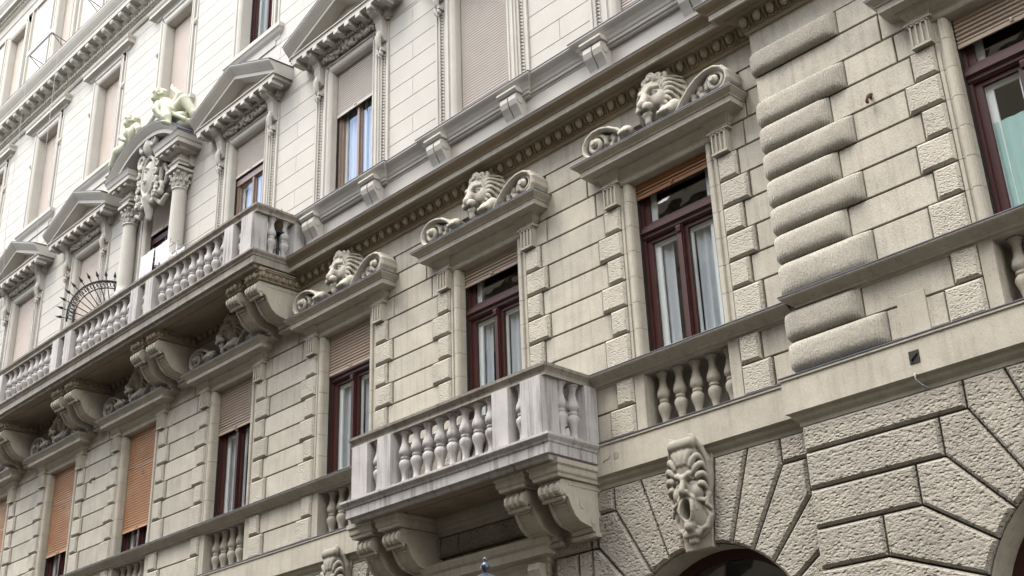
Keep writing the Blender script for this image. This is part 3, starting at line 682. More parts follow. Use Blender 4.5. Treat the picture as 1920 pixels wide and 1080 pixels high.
br.tube([(0,-.11,.5),(0,-.15,.35),(0,-.12,.2),(0,-.10,.1)],[.05,.06,.045,.03],7); br.box(-.07,.07,-.13,0,.10,.16); br.ball((-.03,-.1,.05),(.035,.05,.05),7,5); br.ball((.03,-.1,.05),(.035,.05,.05),7,5); br.ball((0,-.1,.0),(.03,.04,.05),7,5)
brm=br.mesh('scroll_bracket',M_uptrim)
# garland (sculpted)
gs=SDF((-.80,-.16,-.02),(.80,.03,.42),.012); gr=random.Random(3)
for k in range(34):
    x=-.74+1.48*k/33; hgt=.10+.05*abs(math.sin(k*1.1)); 
    for j in range(3): gs.ell((x+gr.uniform(-.02,.02),-.05-gr.uniform(0,.05),.06+gr.uniform(0,hgt)),(gr.uniform(.025,.045),.035,gr.uniform(.025,.05)),.008)
for s in (-1,1):
    gs.spiral((s*.11,-.08,.20),.08,1.2,.028,.018,cw=-s,a0=math.pi/2); gs.cap((s*.05,-.08,.1),(s*.20,-.07,.05),.035,.02,.01)
gs.ell((0,-.09,.27),(.07,.05,.09),.01); gs.ell((0,-.11,.15),(.05,.04,.08),.01)
garm=gs.mesh('garland',M_upcarve)
dm=MB().box(-.022,.022,-.20,-.12,15.26,15.335).mesh('dentil',M_uptrim)
mm_=MB().box(-.055,.055,-.40,-.14,15.275,15.365); mm_.box(-.062,.062,-.405,-.395,15.285,15.365); modm=mm_.mesh('modillion',M_uptrim)
for i,zs,smt,fmt in up:
    c=CX[i]; Y=.16
    # surround
    mb=MB()
    for s in (-1,1):
        mb.extz(arch_prof(c,s,.6,0,.18),12.16,15.08)
    mb.extx([(.22,14.9),(.0,14.9),(-.025,14.92),(-.045,14.95),(-.045,15.005),(-.03,15.01),(-.03,15.055),(-.055,15.06),(-.055,15.08),(.03,15.08),(.03,14.93),(.22,14.93)][::-1],c-.78,c+.78)
    so=part('window_surround',mb,M_uptrim,B)
    for s in (-1,1):
        mb=MB(); xx=c+s*.925
        mb.box(xx-.145,xx+.145,-.012,.03,12.16,15.15); mb.box(xx-.145,xx-.10,-.035,-.012,12.16,14.7); mb.box(xx+.10,xx+.145,-.035,-.012,12.16,14.7); part('side_pier',mb,M_uptrim,so)
    if i!=4:
        for s in (-1,1):
            link('carved_strip',sm_,so,(c+s*.925,0,0)); link('scroll_bracket',brm,so,(c+s*.925,0,14.42))
        # entablature and pediment
        mb=MB(); hw=1.02
        P=[(c-hw,.03),(c-hw,0),(c+hw,0),(c+hw,.03)]
        mb.box(c-hw,c+hw,-.04,.03,15.08,15.5)
        mb.sweep(P,[(.03,15.10) if 0 else (.04,15.17),(.06,15.17),(.08,15.2),(.12,15.21),(.12,15.34),(.14,15.365),(.40,15.365),(.40,15.45),(.425,15.46),(.425,15.48),(.04,15.50)])
        px=[]
        for k in range(2):
            s=-1 if k==0 else 1
            prof=[(-.14,0),(-.415,0),(-.415,.075),(-.43,.085),(-.45,.11),(-.50,.16),(-.54,.205),(-.56,.235),(-.56,.255),(.02,.285),(.02,0)]
            xa,za=c+s*1.50,15.45; xa2,za2=c,16.05
            # slope ends: cut at the corner
            xe=c+s*(hw+.45); sl=.60/(hw+.45); v=[]
            for y,dz in prof: v.append((xe,y,15.43+dz))
            for y,dz in prof: v.append((c,y,15.43+.60+dz))
            n_=len(prof); f=[(j,(j+1)%n_,n_+(j+1)%n_,n_+j) for j in range(n_)]
            f=[t[::-1] for t in f] if s<0 else f
            f.append(tuple(range(n_))) ; mb.add(v,f)
        mb.add([(c-1.4,-.16,15.46),(c+1.4,-.16,15.46),(c,-.16,16.05)],[(0,1,2)])
        po=part('pediment',mb,M_uptrim,so)
        fl=MB()
        for s in (-1,1):
            xe=c+s*(hw+.47); v=[(xe,-.566,15.43+.258),(xe,.02,15.43+.29),(c,.02,16.03+.29),(c,-.566,16.03+.258),(xe,-.566,15.43+.27),(xe,.02,15.43+.302),(c,.02,16.03+.302),(c,-.566,16.03+.27)]
            fl.add(v,[(0,1,2,3),(7,6,5,4),(0,3,7,4),(1,0,4,5)])
        part('flashing',fl,M_flash,so)
        for k in range(9): link('modillion',modm,so,(c-1.30+k*.325,0,0))
        for k in range(30): link('dentil',dm,so,(c-.99+k*.0683,0,0))
        link('garland',garm,so,(c,-.03,15.07))
    wo=upper_frame(c,12.12,14.9,Y,fmt,trans=14.0 if i in (2,3,4) and zs>14.05 else None)
    slats(wo,c-.58,c+.58,Y-.05,14.92,zs,.050 if i<5 else .06,smt)
    if i in (2,3,4): curtain(wo,c-.5,c-.2,12.15,14.8,Y+.155,M_curt,.03,40+i); curtain(wo,c+.02,c+.35,12.15,14.8,Y+.155,M_curt,.03,50+i)
# ---- third storey windows
for i in range(8):
    c=CX[i]
    mb=MB()
    for s in (-1,1): mb.extz(arch_prof(c,s,.6,0,.19),17.02,20.06)
    mb.extx([(.22,19.8),(.0,19.8),(-.025,19.82),(-.045,19.86),(-.045,19.92),(-.03,19.925),(-.03,19.98),(-.055,19.99),(-.055,20.06),(.03,20.06),(.03,19.83),(.22,19.83)][::-1],c-.79,c+.79)
    so=part('window_surround',mb,M_uptrim,B)
    mb=MB().sweep([(c-1.0,.03),(c-1.0,0),(c+1.0,0),(c+1.0,.03)],[(-.02,20.06),(.03,20.08),(.06,20.12),(.08,20.13),(.18,20.16),(.18,20.24),(.21,20.28),(.225,20.33),(-.02,20.36)]); part('head_cornice',mb,M_uptrim,so)
    mb=MB().sweep([(c-.94,.03),(c-.94,0),(c+.94,0),(c+.94,.03)],[(-.02,16.72),(.01,16.72),(.02,16.78),(.07,16.84),(.10,16.90),(.12,16.92),(.12,17.02),(-.02,17.05)]); mb.box(c-.80,c+.80,-.02,.03,16.60,16.74); part('window_sill',mb,M_uptrim,so)
    for s in (-1,1):
        xx=c+s*.855; mb=MB().box(xx-.03,xx+.03,-.02,.03,17.05,20.06); mb.tube([(xx,-.015,19.15),(xx,-.06,19.05),(xx,-.015,18.98)],.03,6); part('side_pier',mb,M_uptrim,so)
    wo=upper_frame(c,17.04,19.8,.27,M_frame if i==3 else M_frame2,trans=None)
    if i==3: slats(wo,c-.58,c+.58,.22,19.82,19.3,.06,M_slatp); curtain(wo,c-.5,c-.1,17.1,19.7,.43,M_curt,.03,61); curtain(wo,c+.02,c+.4,17.1,19.7,.43,M_curt,.03,62)
    else: slats(wo,c-.58,c+.58,.22,19.82,17.1,.06,M_slatr)
# ---- top cornice with modillions and dentils
tp=[(-.03,20.55),(.02,20.56),(.05,20.60),(.05,20.66),(.10,20.67),(.10,20.80),(.15,20.83),(.18,20.86),(.18,20.94),(.44,20.95),(.44,21.08),(.46,21.10),(.465,21.14),(.50,21.18),(.56,21.26),(.60,21.34),(.60,21.385),(-.03,21.42)]
tco=course_obj('upper_cornice',[(WX0,0),(PX,0)],tp,M_uptrim,(.60,21.387))
mo=MB().extx([(-.16,.95),(-.16,.78),(-.24,.79),(-.34,.84),(-.40,.85),(-.425,.88),(-.425,.95)],-.075,.075).mesh('modillion',M_uptrim)
de=MB().box(-.035,.035,-.155,-.09,20.69,20.795).mesh('dentil',M_uptrim)
x=-25.
while x<-7.5: link('modillion',mo,tco,(x,0,20.0)); x+=.433
x=-24.6
while x<-9.5: link('dentil',de,tco,(x,0,0)); x+=.118
# ---- attic
mb=MB(); mb.box(WX0,PX,0,.03,21.40,21.62); part('plinth_band',mb,M_uptrim,B)
for i in range(8):
    c=CX[i]; mb=MB()
    for s in (-1,1): mb.extz(arch_prof(c,s,.55,0,.20),21.62,25.05)
    mb.extx([(.22,24.85),(.0,24.85),(-.025,24.88),(-.045,24.93),(-.045,25.0),(-.055,25.05),(.03,25.05),(.03,24.88),(.22,24.88)][::-1],c-.75,c+.75)
    so=part('window_surround',mb,M_uptrim,B)
    [part('side_pier',MB().box(c+q-.025,c+q+.025,-.03,.03,21.62,25.1),M_uptrim,so) for q in (-.975,.975)]
    if i==6:
        wo=part('window',rails(MB(),c-.55,c+.55,21.6,24.85,.05,.24,.34) or MB(),M_frame2,B) if 0 else part('window',MB().box(c-.549,c-.50,.24,.34,21.6,24.849).box(c+.50,c+.549,.24,.34,21.6,24.849).box(c-.03,c+.03,.24,.34,21.6,24.849),M_frame2,B); slats(wo,c-.53,c-.03,.19,24.85,21.7,.06,M_slatr); continue
    wo=upper_frame(c,21.6,24.85,.24,M_frame2,hw=.55)
    if i!=6: slats(wo,c-.53,c+.53,.19,24.85,21.7 if i!=5 else 23.5,.06,M_slatr)
ac=[(-.03,25.1),(.03,25.1),(.03,25.35),(.06,25.38),(.06,25.62),(.12,25.66),(.15,25.70),(.15,25.78),(.30,25.8),(.30,25.92),(.38,26.05),(.40,26.12),(-.03,26.16)]
aco=course_obj('attic_cornice',[(WX0,0),(PX,0)],ac,M_uptrim,(.40,26.122))
de2=MB().box(-.04,.04,-.20,-.10,25.70,25.79).mesh('dentil',M_uptrim)
x=-26.5
while x<-20: link('dentil',de2,aco,(x,0,0)); x+=.135
# ------------------------------------------------------------------ central aedicule at bay 4
c=CX[4]; A=part('aedicule',MB().box(c-1.32,c-.80,-.10,.03,11.5,12.9).box(c+.80,c+1.32,-.10,.03,11.5,12.9),M_uptrim,B)
for s in (-1,1):
    xx=c+s*1.05
    mb=MB(); mb.box(xx-.22,xx+.22,-.36,-.02,12.0,12.75); mb.sweep([(xx-.2,0),(xx-.2,-.33),(xx+.2,-.33),(xx+.2,0)],[(0,12.7),(.05,12.72),(.05,12.8),(0,12.82)])
    mb.lathe([(.21,12.8),(.21,12.86),(.185,12.89),(.20,12.93),(.165,12.97),(.16,13.1),(.158,13.8),(.145,14.52),(.145,14.54),(.17,14.55),(.17,14.58),(.145,14.59)],xx,-.17,20); part('column',mb,M_uptrim,A)
    sd_=SDF((-.25,-.25,0),(.25,.25,.42),.011)
    sd_.cap((0,0,0),(0,0,.36),.135,.16,.02)
    for ring,(zz,rr,n_,h_) in enumerate(((.05,.15,8,.12),(.16,.165,8,.13))):
        for k in range(n_):
            a=2*math.pi*(k+.5*ring)/n_; d=(math.cos(a),math.sin(a))
            sd_.path([(d[0]*rr,d[1]*rr,zz),(d[0]*(rr+.01),d[1]*(rr+.01),zz+h_*.6),(d[0]*(rr+.05),d[1]*(rr+.05),zz+h_),(d[0]*(rr+.06),d[1]*(rr+.06),zz+h_-.03)],.03,.018,.012)
    for k in range(4):
        a=math.pi/4+k*math.pi/2; sd_.ell((math.cos(a)*.205,math.sin(a)*.205,.33),(.045,.045,.05),.015)
    link('capital',sd_.mesh('capital',M_upcarve),A,(xx,-.17,14.58))
    mb=MB(); mb.box(xx-.22,xx+.22,-.40,.0,14.96,15.02); mb.sweep([(xx-.17,.03),(xx-.17,-.32),(xx+.17,-.32),(xx+.17,.03)],[(0,15.02),(0,15.08),(.02,15.085),(.02,15.14),(.05,15.16),(.05,15.19),(0,15.20)]); mb.box(xx-.17,xx+.17,-.32,0,15.02,15.45)
    part('entablature_block',mb,M_uptrim,A)
    x0,x1=(c-1.36,c-.74) if s<0 else (c+.74,c+1.36)
    mb=MB().sweep([(x0,.03),(x0,-.40),(x1,-.40),(x1,.03)],[(0,15.35),(.03,15.36),(.05,15.42),(.16,15.43),(.16,15.52),(.18,15.54),(.20,15.60),(.22,15.64),(0,15.67)]); mb.box(x0,x1,-.4,.03,15.35,15.66)
    o=part('broken_cornice',mb,M_uptrim,A)
    for xx2 in (x0+.05,(x0+x1)/2,x1-.05): part('modillion',MB().box(xx2-.05,xx2+.05,-.53,-.40,15.36,15.43),M_uptrim,o)
    part('flashing',MB().sweep([(x0,.03),(x0,-.40),(x1,-.40),(x1,.03)],[(.15,15.652),(.225,15.648),(.225,15.66),(0,15.685)]),M_flash,o)
mb=MB()
# segmental pediment
R_=(1.56**2+.70**2)/(2*.70); zc=15.66+.70-R_; n=24; a1=math.asin(1.56/R_)
prof=[(-.15,-.22),(-.52,-.22),(-.52,-.14),(-.55,-.11),(-.60,-.05),(-.64,0),(-.64,.02),(.02,.05),(.02,-.22)]
v=[];f=[]; kk=len(prof)
for j in range(n+1):
    a=-a1+2*a1*j/n
    for y,dr in prof: v.append((c+(R_+dr)*math.sin(a),y,zc+(R_+dr)*math.cos(a)))
for j in range(n):
    for q in range(kk): f.append((j*kk+q,(j+1)*kk+q,(j+1)*kk+(q+1)%kk,j*kk+(q+1)%kk))
f+=[tuple(range(kk)),tuple(n*kk+q for q in range(kk-1,-1,-1))]
mb.add(v,f); mb.add([(c+(R_-.2)*math.sin(-a1+2*a1*j/n),-.12,zc+(R_-.2)*math.cos(-a1+2*a1*j/n)) for j in range(n+1)][::-1]+[],[tuple(range(n+1))]); mb.box(c-1.3,c+1.3,-.12,.03,15.1,15.68)
mb.box(c-.8,c+.8,-.05,.03,15.08,15.2)
part('segmental_pediment',mb,M_uptrim,A)
fl=MB(); v=[];f=[]
for j in range(n+1):
    a=-a1+2*a1*j/n
    for y,dr in ((-.65,.022),(.02,.055),(.02,.07),(-.65,.036)): v.append((c+(R_+dr)*math.sin(a),y,zc+(R_+dr)*math.cos(a)))
for j in range(n):
    for q in range(4): f.append((j*4+q,(j+1)*4+q,(j+1)*4+(q+1)%4,j*4+(q+1)%4))
part('flashing',fl.add(v,f),M_flash,A)
cs=SDF((-.75,-.42,-1.0),(.75,.05,.95),.015)
cs.ell((0,-.17,-.02),(.20,.10,.36),.01); cs.ell((0,-.10,-.03),(.31,.10,.50),.03)
cs.path([(.245*math.sin(a),-.205,-.02+.42*math.cos(a)) for a in np.linspace(0,2*math.pi,25)],.035,.035,.008)
for s in (-1,1):
    for k in range(6): cs.spiral((s*(.36+.05*math.sin(k*2.)),-.22,.28-.16*k),.075,1.2,.03,.018,cw=s*(1 if k%2 else -1),a0=k*1.3,steps=12)
    for k in range(5): cs.ell((s*(.08+.10*k),-.16,-.56-.05*math.sin(k*1.3)),(.055,.06,.07),.012)
for s in (-1,1):
    cs.spiral((s*.30,-.2,.42),.16,1.3,.055,.03,cw=s,a0=-math.pi/2); cs.spiral((s*.20,-.25,.68),.14,1.2,.055,.03,cw=-s,a0=math.pi/2); cs.path([(s*.32,-.15,.3),(s*.42,-.14,.0),(s*.36,-.14,-.3),(s*.2,-.16,-.52)],.05,.04); cs.spiral((s*.40,-.15,-.42),.13,1.2,.045,.03,cw=-s,a0=math.pi*.5)
    cs.path([(s*.2,-.12,-.55),(s*.42,-.1,-.72),(s*.62,-.1,-.62)],.06,.04); cs.path([(s*.45,-.1,.1),(s*.58,-.1,-.1),(s*.5,-.1,-.3)],.05,.03)
cs.ell((0,-.22,.62),(.13,.12,.2),.03); cs.ell((0,-.2,.8),(.09,.1,.1),.02); cs.cap((0,-.15,-.5),(0,-.12,-.9),.13,.05,.03); cs.spiral((.03,-.275,.08),.07,1.1,.014,.01,cw=1); cs.spiral((-.02,-.275,-.14),.06,1.1,.014,.01,cw=-1)
cm_=cs.mesh('cartouche',M_upcarve); cm_.transform(Matrix.Diagonal((1.05,1.25,1.12,1))); link('cartouche',cm_,A,(c,-.12,15.30))
# ------------------------------------------------------------------ balconies
console_p=[(0,.57),(-.84,.57),(-.88,.52),(-.89,.44),(-.86,.38),(-.80,.36),(-.76,.385),(-.70,.36),(-.64,.26),(-.56,.16),(-.46,.10),(-.34,.075),(-.22,.055),(-.14,.03),(-.14,-.02),(0,-.02)]
def console_mesh(w,sc,mt,ys=1.):
    mb=MB(); P=[(y,z*sc) for y,z in console_p]
    mb.extx([(y*.995,z) for y,z in P][::-1],-w+.025,w-.025)
    for s in (-1,1):      # raised scroll bands along both cheeks
        a,b=sorted((s*w,s*(w-.045))); mb.extx([(y-.012 if y<-.05 else y,z-.012*(y<-.05)) for y,z in P][::-1],a,b)
        a,b=sorted((s*w,s*(w+.012))); mb.cylx(a,b,-.80,.44*sc,.055); mb.cylx(a,b,-.20,.12*sc,.05); 
        a,b=sorted((s*w,s*(w+.008))); mb.extx([(-.02,.50*sc),(-.70,.50*sc),(-.70,.53*sc),(-.02,.53*sc)],a,b); mb.cylx(a,b,-.42,.30*sc,.06)
    mb.cylx(-w-.006,w+.006,-.835,.45*sc,.075)
    for k in range(4): x=-w+.03+k*(2*w-.06)/3; mb.cylx(x-.02,x+.02,-.84,.45*sc,.088)
    mb.cylx(-w,w,-.80,.345*sc,.03); mb.cylx(-w-.004,w+.004,-.17,.04*sc,.05)
    for k in range(5): mb.ball((0,-.70+.05*k,.30*sc-.035*k+.03),(w*.7-.012*k,.03,.03),8,5)
    mb.box(-w-.03,w+.03,-.18,0,-.07,-.02)
    mb.v=[(x,y*ys,z) for x,y,z in mb.v]
    return mb.mesh('console',mt)
def balcony(name,label,cx,hw,zb,posts,depth,mslab,mbal,mfront,groups,sc,cw,egg_=False,rail_over=.045):
    T=thing(name,(cx,0,zb),label,'balcony','stone balconies on the front of the house')
    xl,xr=cx-hw,cx+hw; P=[(xl,0.),(xl,-depth),(xr,-depth),(xr,0.)]
    zt=zb
    prof=[(0,zt-.30),(.035,zt-.295),(.05,zt-.265),(.05,zt-.245),(.10,zt-.235),(.10,zt-.11),(.115,zt-.10),(.125,zt-.075),(.155,zt-.045),(.165,zt-.03),(.165,zt),(-.1,zt+.002)]
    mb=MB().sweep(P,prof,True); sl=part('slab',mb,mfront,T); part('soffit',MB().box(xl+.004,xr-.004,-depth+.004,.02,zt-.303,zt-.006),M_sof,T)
    fr=MB()
    xs=[g for g in groups]
    for a,b in zip(xs[:-1],xs[1:]):
        a+=cw*2+.25; b-=cw*2+.25; y0,y1=-depth+.16,-.18
        for (p,q,r,s_) in ((a,b,y0,y0+.03),(a,b,y1-.03,y1),(a,a+.03,y0,y1),(b-.03,b,y0,y1)): fr.box(p,q,r,s_,zt-.318,zt-.3035)
        n=3 if b-a>1.5 else 2
        for k in range(n):
            mx_=a+(k+.5)*(b-a)/n; my=(y0+y1)/2; wx,wy=(b-a)/n*.36,(y1-y0)*.34
            for sx in (-1,1): 
                fr.add([(mx_+sx*wx,my,zt-.318),(mx_,my-wy,zt-.318),(mx_,my-wy+.035,zt-.318),(mx_+sx*(wx-.05),my,zt-.318),(mx_,my+wy,zt-.318),(mx_,my+wy-.035,zt-.318)],[(0,1,2,3),(0,3,5,4)])
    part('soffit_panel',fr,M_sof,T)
    # posts and balusters
    z0,z1=zt+.02,zt+.775; yb=-depth+.0
    bz=MB().lathe(bal_prof(z0,z1,.088)).mesh('baluster',mbal)
    def post(xa,xb,ya,yb_):
        m_=MB(); m_.box(xa,xb,ya,yb_,zt,z1); m_.box(xa+.05,xb-.05,ya-.012,ya,zt+.1,z1-.08) if 0 else None; part('post',m_,mbal,T)
    pw=.145
    yf,yk=-depth-.09,-depth+.19
    for it in posts:
        if it[0]=='p': post(it[1]-pw,it[1]+pw,yf,yk)
        elif it[0]=='c': post(it[1]-pw-.03,it[1]+pw+.03,yf,yk+.03)
        else: link('baluster',bz,T,(it[1],-depth+.05,0))
    for s in (-1,1):
        xs_=cx+s*(hw-.05)
        post(xs_-.12,xs_+.12,-.24,-.02)
        n=max(2,int(round((depth-.5)/.26)))
        for k in range(n): link('baluster',bz,T,(xs_,-.24-(k+.5)*(depth-.43)/n,0))
    # handrail
    rp=[(-.14,z1),(.10,z1),(.10,z1+.025),(.085,z1+.03),(.09,z1+.06),(.11,z1+.085),(.135,z1+.11),(.14,z1+.145),(-.17,z1+.155),(-.17,z1+.05),(-.14,z1+.04)]
    inset=.045
    mb=MB().sweep([(xl+inset,0.02),(xl+inset,-depth+inset),(xr-inset,-depth+inset),(xr-inset,.02)],rp)
    part('handrail',mb,mslab,T)
    cmesh=console_mesh(cw,sc,M_trim,1. if egg_ else .80)
    for g in groups:
        # stepped cap over each pair
        w=.26+cw+.06
        cp=MB()
        for sx in (-1,1):
            xx=g+sx*.30; hw2=cw+.02
            cp.sweep([(xx-hw2,0),(xx-hw2,-depth+.12),(xx+hw2,-depth+.12),(xx+hw2,0)],[(0,zt-.48),(.02,zt-.475),(.025,zt-.44),(.045,zt-.42),(.05,zt-.40),(.05,zt-.35),(.075,zt-.33),(.075,zt-.27),(0,zt-.262)])
            cp.box(xx-hw2,xx+hw2,-depth+.12,0,zt-.48,zt-.262)
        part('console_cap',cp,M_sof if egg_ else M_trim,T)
        for sx in (-1,1): link('console',cmesh,T,(g+sx*.30,0,zt-.48-.57*sc))
    if egg_:
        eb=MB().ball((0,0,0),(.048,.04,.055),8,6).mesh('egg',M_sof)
        for g in groups:
            for sx in (-1,1):
                for k in range(3): link('egg',eb,T,(g+sx*.30+(k-1)*.11,-depth+.055,zt-.395))
                for k in range(6): link('egg',eb,T,(g+sx*.30+cw+.075,-depth+.14+k*.135,zt-.395))
    return T
b1=CX[1]
posts=[('c',b1-1.72),('b',b1-1.44),('p',b1-1.17)]+[('b',b1-.87+k*.2485) for k in range(8)]+[('p',b1+1.17),('b',b1+1.44),('c',b1+1.72)]
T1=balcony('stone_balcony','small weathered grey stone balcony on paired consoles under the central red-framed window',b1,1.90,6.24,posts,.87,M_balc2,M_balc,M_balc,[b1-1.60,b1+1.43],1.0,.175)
gx=[-8.6-3.4*k for k in range(4)]; posts=[]
for k,gg in enumerate(gx):
    posts+=[('p',gg-.29),('b',gg),('p' if k else 'c',gg+.29)]
    if k<3: posts+=[('b',gg-.62-j*.27) for j in range(9)]
bx=(-8.12-18.95)/2; bh=(18.95-8.12)/2
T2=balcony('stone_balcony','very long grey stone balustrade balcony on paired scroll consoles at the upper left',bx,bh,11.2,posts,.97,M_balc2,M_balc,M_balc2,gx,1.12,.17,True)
# ------------------------------------------------------------------ lion sculptures on the window cornices
ls=SDF((-.62,-.62,-.02),(.62,.04,.88),.0105)
th=-.22; RZ=rotz(th)
def hp(x,y,z):       # head frame turned slightly to the left
    cy=-.12; xx=x*math.cos(th)-(y-cy)*math.sin(th); yy=x*math.sin(th)+(y-cy)*math.cos(th)+cy; return (xx+.02,yy,z)
ls.ell((.04,-.05,.44),(.40,.16,.41),.02)
ls.ell((.03,-.16,.46),(.33,.16,.34),.03)
ls.ell(hp(0,-.24,.48),(.215,.20,.24),.03,RZ)
ls.ell(hp(0,-.37,.57),(.15,.09,.12),.05,RZ)
ls.cap(hp(0,-.40,.53),hp(0,-.535,.345),.072,.066,.04)
for s in (-1,1):
    ls.ell(hp(s*.065,-.49,.285),(.075,.085,.062),.02,RZ); ls.ell(hp(s*.16,-.32,.40),(.09,.09,.12),.04,RZ)
    ls.ell(hp(s*.125,-.435,.485),(.075,.085,.042),.012,RZ,sub=True); ls.ell(hp(s*.112,-.375,.480),.038,.004); ls.path([hp(s*.075,-.415,.50),hp(s*.12,-.415,.515),hp(s*.17,-.375,.495)],.012,.012,.005)
    ls.path([hp(s*.03,-.455,.525),hp(s*.10,-.445,.565),hp(s*.185,-.375,.560)],.038,.026,.014)
    ls.ell(hp(s*.215,-.26,.70),(.055,.04,.085),.015,roty(s*.35)); ls.ell(hp(s*.21,-.295,.705),(.028,.03,.055),.008,roty(s*.35),sub=True)
    ls.cap(hp(s*.03,-.52,.285),hp(s*.11,-.455,.235),.012,.012,.008,sub=True)
    ls.ell(hp(s*.03,-.585,.345),(.018,.02,.012),.006,None,sub=True)
ls.ell(hp(0,-.565,.355),(.058,.036,.036),.015,RZ)
ls.ell(hp(0,-.43,.205),(.075,.075,.045),.02,RZ); ls.path([hp(0,-.43,.19),hp(0,-.42,.10),hp(.0,-.36,.03)],.055,.03,.02)
ls.ell(hp(0,-.52,.240),(.085,.07,.018),.006,RZ,sub=True)
# mane locks
mr=random.Random(4)
for ring in range(2):
    for k in range(19):
        a=math.radians(-58+296*k/18)+.08*ring; r0=.20+.06*ring; r1=r0+.15; yy=-.33+.12*ring; da=.30*(1 if a<math.pi/2 else -1)
        f_=lambda r,t,y: (.03+math.cos(t)*r,y,.46+math.sin(t)*r*1.02)
        p=bez(f_(r0,a,yy),f_(r0+.10,a+da*.2,yy-.02),f_(r1,a-da,yy+.12))
        if min(q[2] for q in p)>.03: ls.path(p,.036,.012,.006)
# curls over the forehead
for s in (-1,0,1): ls.spiral((.02+s*.105,-.32-.05*(s==0),.745-.02*abs(s)),.07,1.4,.028,.018,y=-.05,cw=1 if s<=0 else -1,a0=-math.pi/2,rmin=.2)
# fore legs and paws
for s in (-1,1):
    sx=.40 if s>0 else -.46
    if s>0: a,b_,c_=(.46,-.16,.12),(.36,-.38,.16),(.27,-.47,.10)
    else: a,b_,c_=(-.50,-.14,.16),(-.44,-.36,.15),(-.40,-.47,.11)
    ls.cap(a,b_,.10,.085,.04); ls.cap(b_,c_,.085,.075,.03); ls.ell(c_,(.105,.10,.07),.03)
    for k in range(4): ls.ell((c_[0]+(k-1.5)*.05,c_[1]-.085+.012*abs(k-1.5),c_[2]-.02),(.027,.05,.035),.008)
lion_me=ls.mesh('lion_sculpture',M_carve)
vs=np.empty(len(lion_me.vertices)*3); lion_me.vertices.foreach_get('co',vs); vs=vs.reshape(-1,3); vs[:,1]*=.70; lion_me.vertices.foreach_set('co',vs.ravel()); lion_me.update()
# swan-neck scroll beside each lion
def swan():
    mb=MB(); out=[]; inn=[]
    # left scroll, centre of volute at (-.98,.24)
    cxv,czv=-.97,.235; pts=[]
    for j in range(41):
        t=j/40; a=math.pi*.42-2*math.pi*2.1*t*-1; R=.215*(1-t*.86); pts.append((cxv+R*math.cos(a),czv+R*math.sin(a),.03*(1-t*.6)))
    band=[(-.40,.035),(-.48,.15),(-.58,.27),(-.70,.37),(-.82,.43)]
    return cxv,czv,pts,band
cxv,czv,pts,band=swan()
sc_=SDF((-1.25,-.33,-.02),(-.33,.04,.52),.0115)
rim=[(-.40,.05),(-.50,.17),(-.62,.29),(-.75,.375),(-.89,.42),(-1.02,.42),(-1.13,.365),(-1.195,.27),(-1.20,.16),(-1.15,.07),(-1.06,.03)]
for y in (-.255,-.215,-.175,-.135,-.095,-.055,-.02): sc_.path([(x,y,z*.94) for x,z in rim],.028,.030,.02)
sc_.path([(x,-.285,z*.94) for x,z in rim],.017,.019,.006)
sc_.box((-.98,-.08,.10),(.21,.10,.11),.02,.03); sc_.ell((-.98,-.08,.21),(.22,.10,.21),.02); sc_.ell((-.72,-.06,.16),(.25,.08,.19),.03)
sc_.spiral((-1.0,-.20,.215),.155,1.7,.034,.024,y=-.07,cw=1,a0=-.2,rmin=.15,steps=34); sc_.cap((-1.0,-.1,.215),(-1.0,-.31,.215),.055,.042,.012)
for x,z,r in ((-.74,.24,.055),(-.66,.30,.04),(-.62,.17,.055),(-.76,.13,.05),(-.55,.09,.045),(-.66,.07,.05),(-.82,.27,.04),(-.80,.07,.04),(-.70,.20,.04)): sc_.ell((x,-.15,z),(r,.07,r*1.25),.010)
for q in ((-.78,.05,-.70,.30),(-.70,.04,-.58,.22),(-.62,.03,-.50,.13)): sc_.path([(q[0],-.17,q[1]),((q[0]+q[2])/2+.02,-.20,(q[1]+q[3])/2),(q[2],-.18,q[3])],.028,.016,.008)
sw_l=sc_.mesh('scroll',M_carve)
sw_r=sw_l.copy(); vs=np.empty(len(sw_r.vertices)*3); sw_r.vertices.foreach_get('co',vs); vs=vs.reshape(-1,3); vs[:,0]*=-1; sw_r.vertices.foreach_set('co',vs.ravel()); sw_r.flip_normals(); sw_r.update()
lab=['carved lion head and paws on the right window cornice next to the rolled corner stones','carved lion head between scrolls above the window with the small balcony','carved lion head between scrolls just right of the long balcony end','shadowed carved lion under the right end of the long balcony','shadowed carved lion under the middle of the long balcony, over the nearer orange shutter','shadowed carved lion under the left part of the long balcony, over the farther orange shutter','carved lion in deep shade at the left edge of the photo']
L0=None
for i in range(7):
    loc=(CX[i]+.06,0,10.085)
    if L0 is None:
        L0=link('lion_sculpture',lion_me,None,loc,lab[i],'sculpture','lion sculptures over the windows'); link('scroll',sw_l,L0,loc); link('scroll',sw_r,L0,loc)
    else: dupe(L0,loc,lab[i])
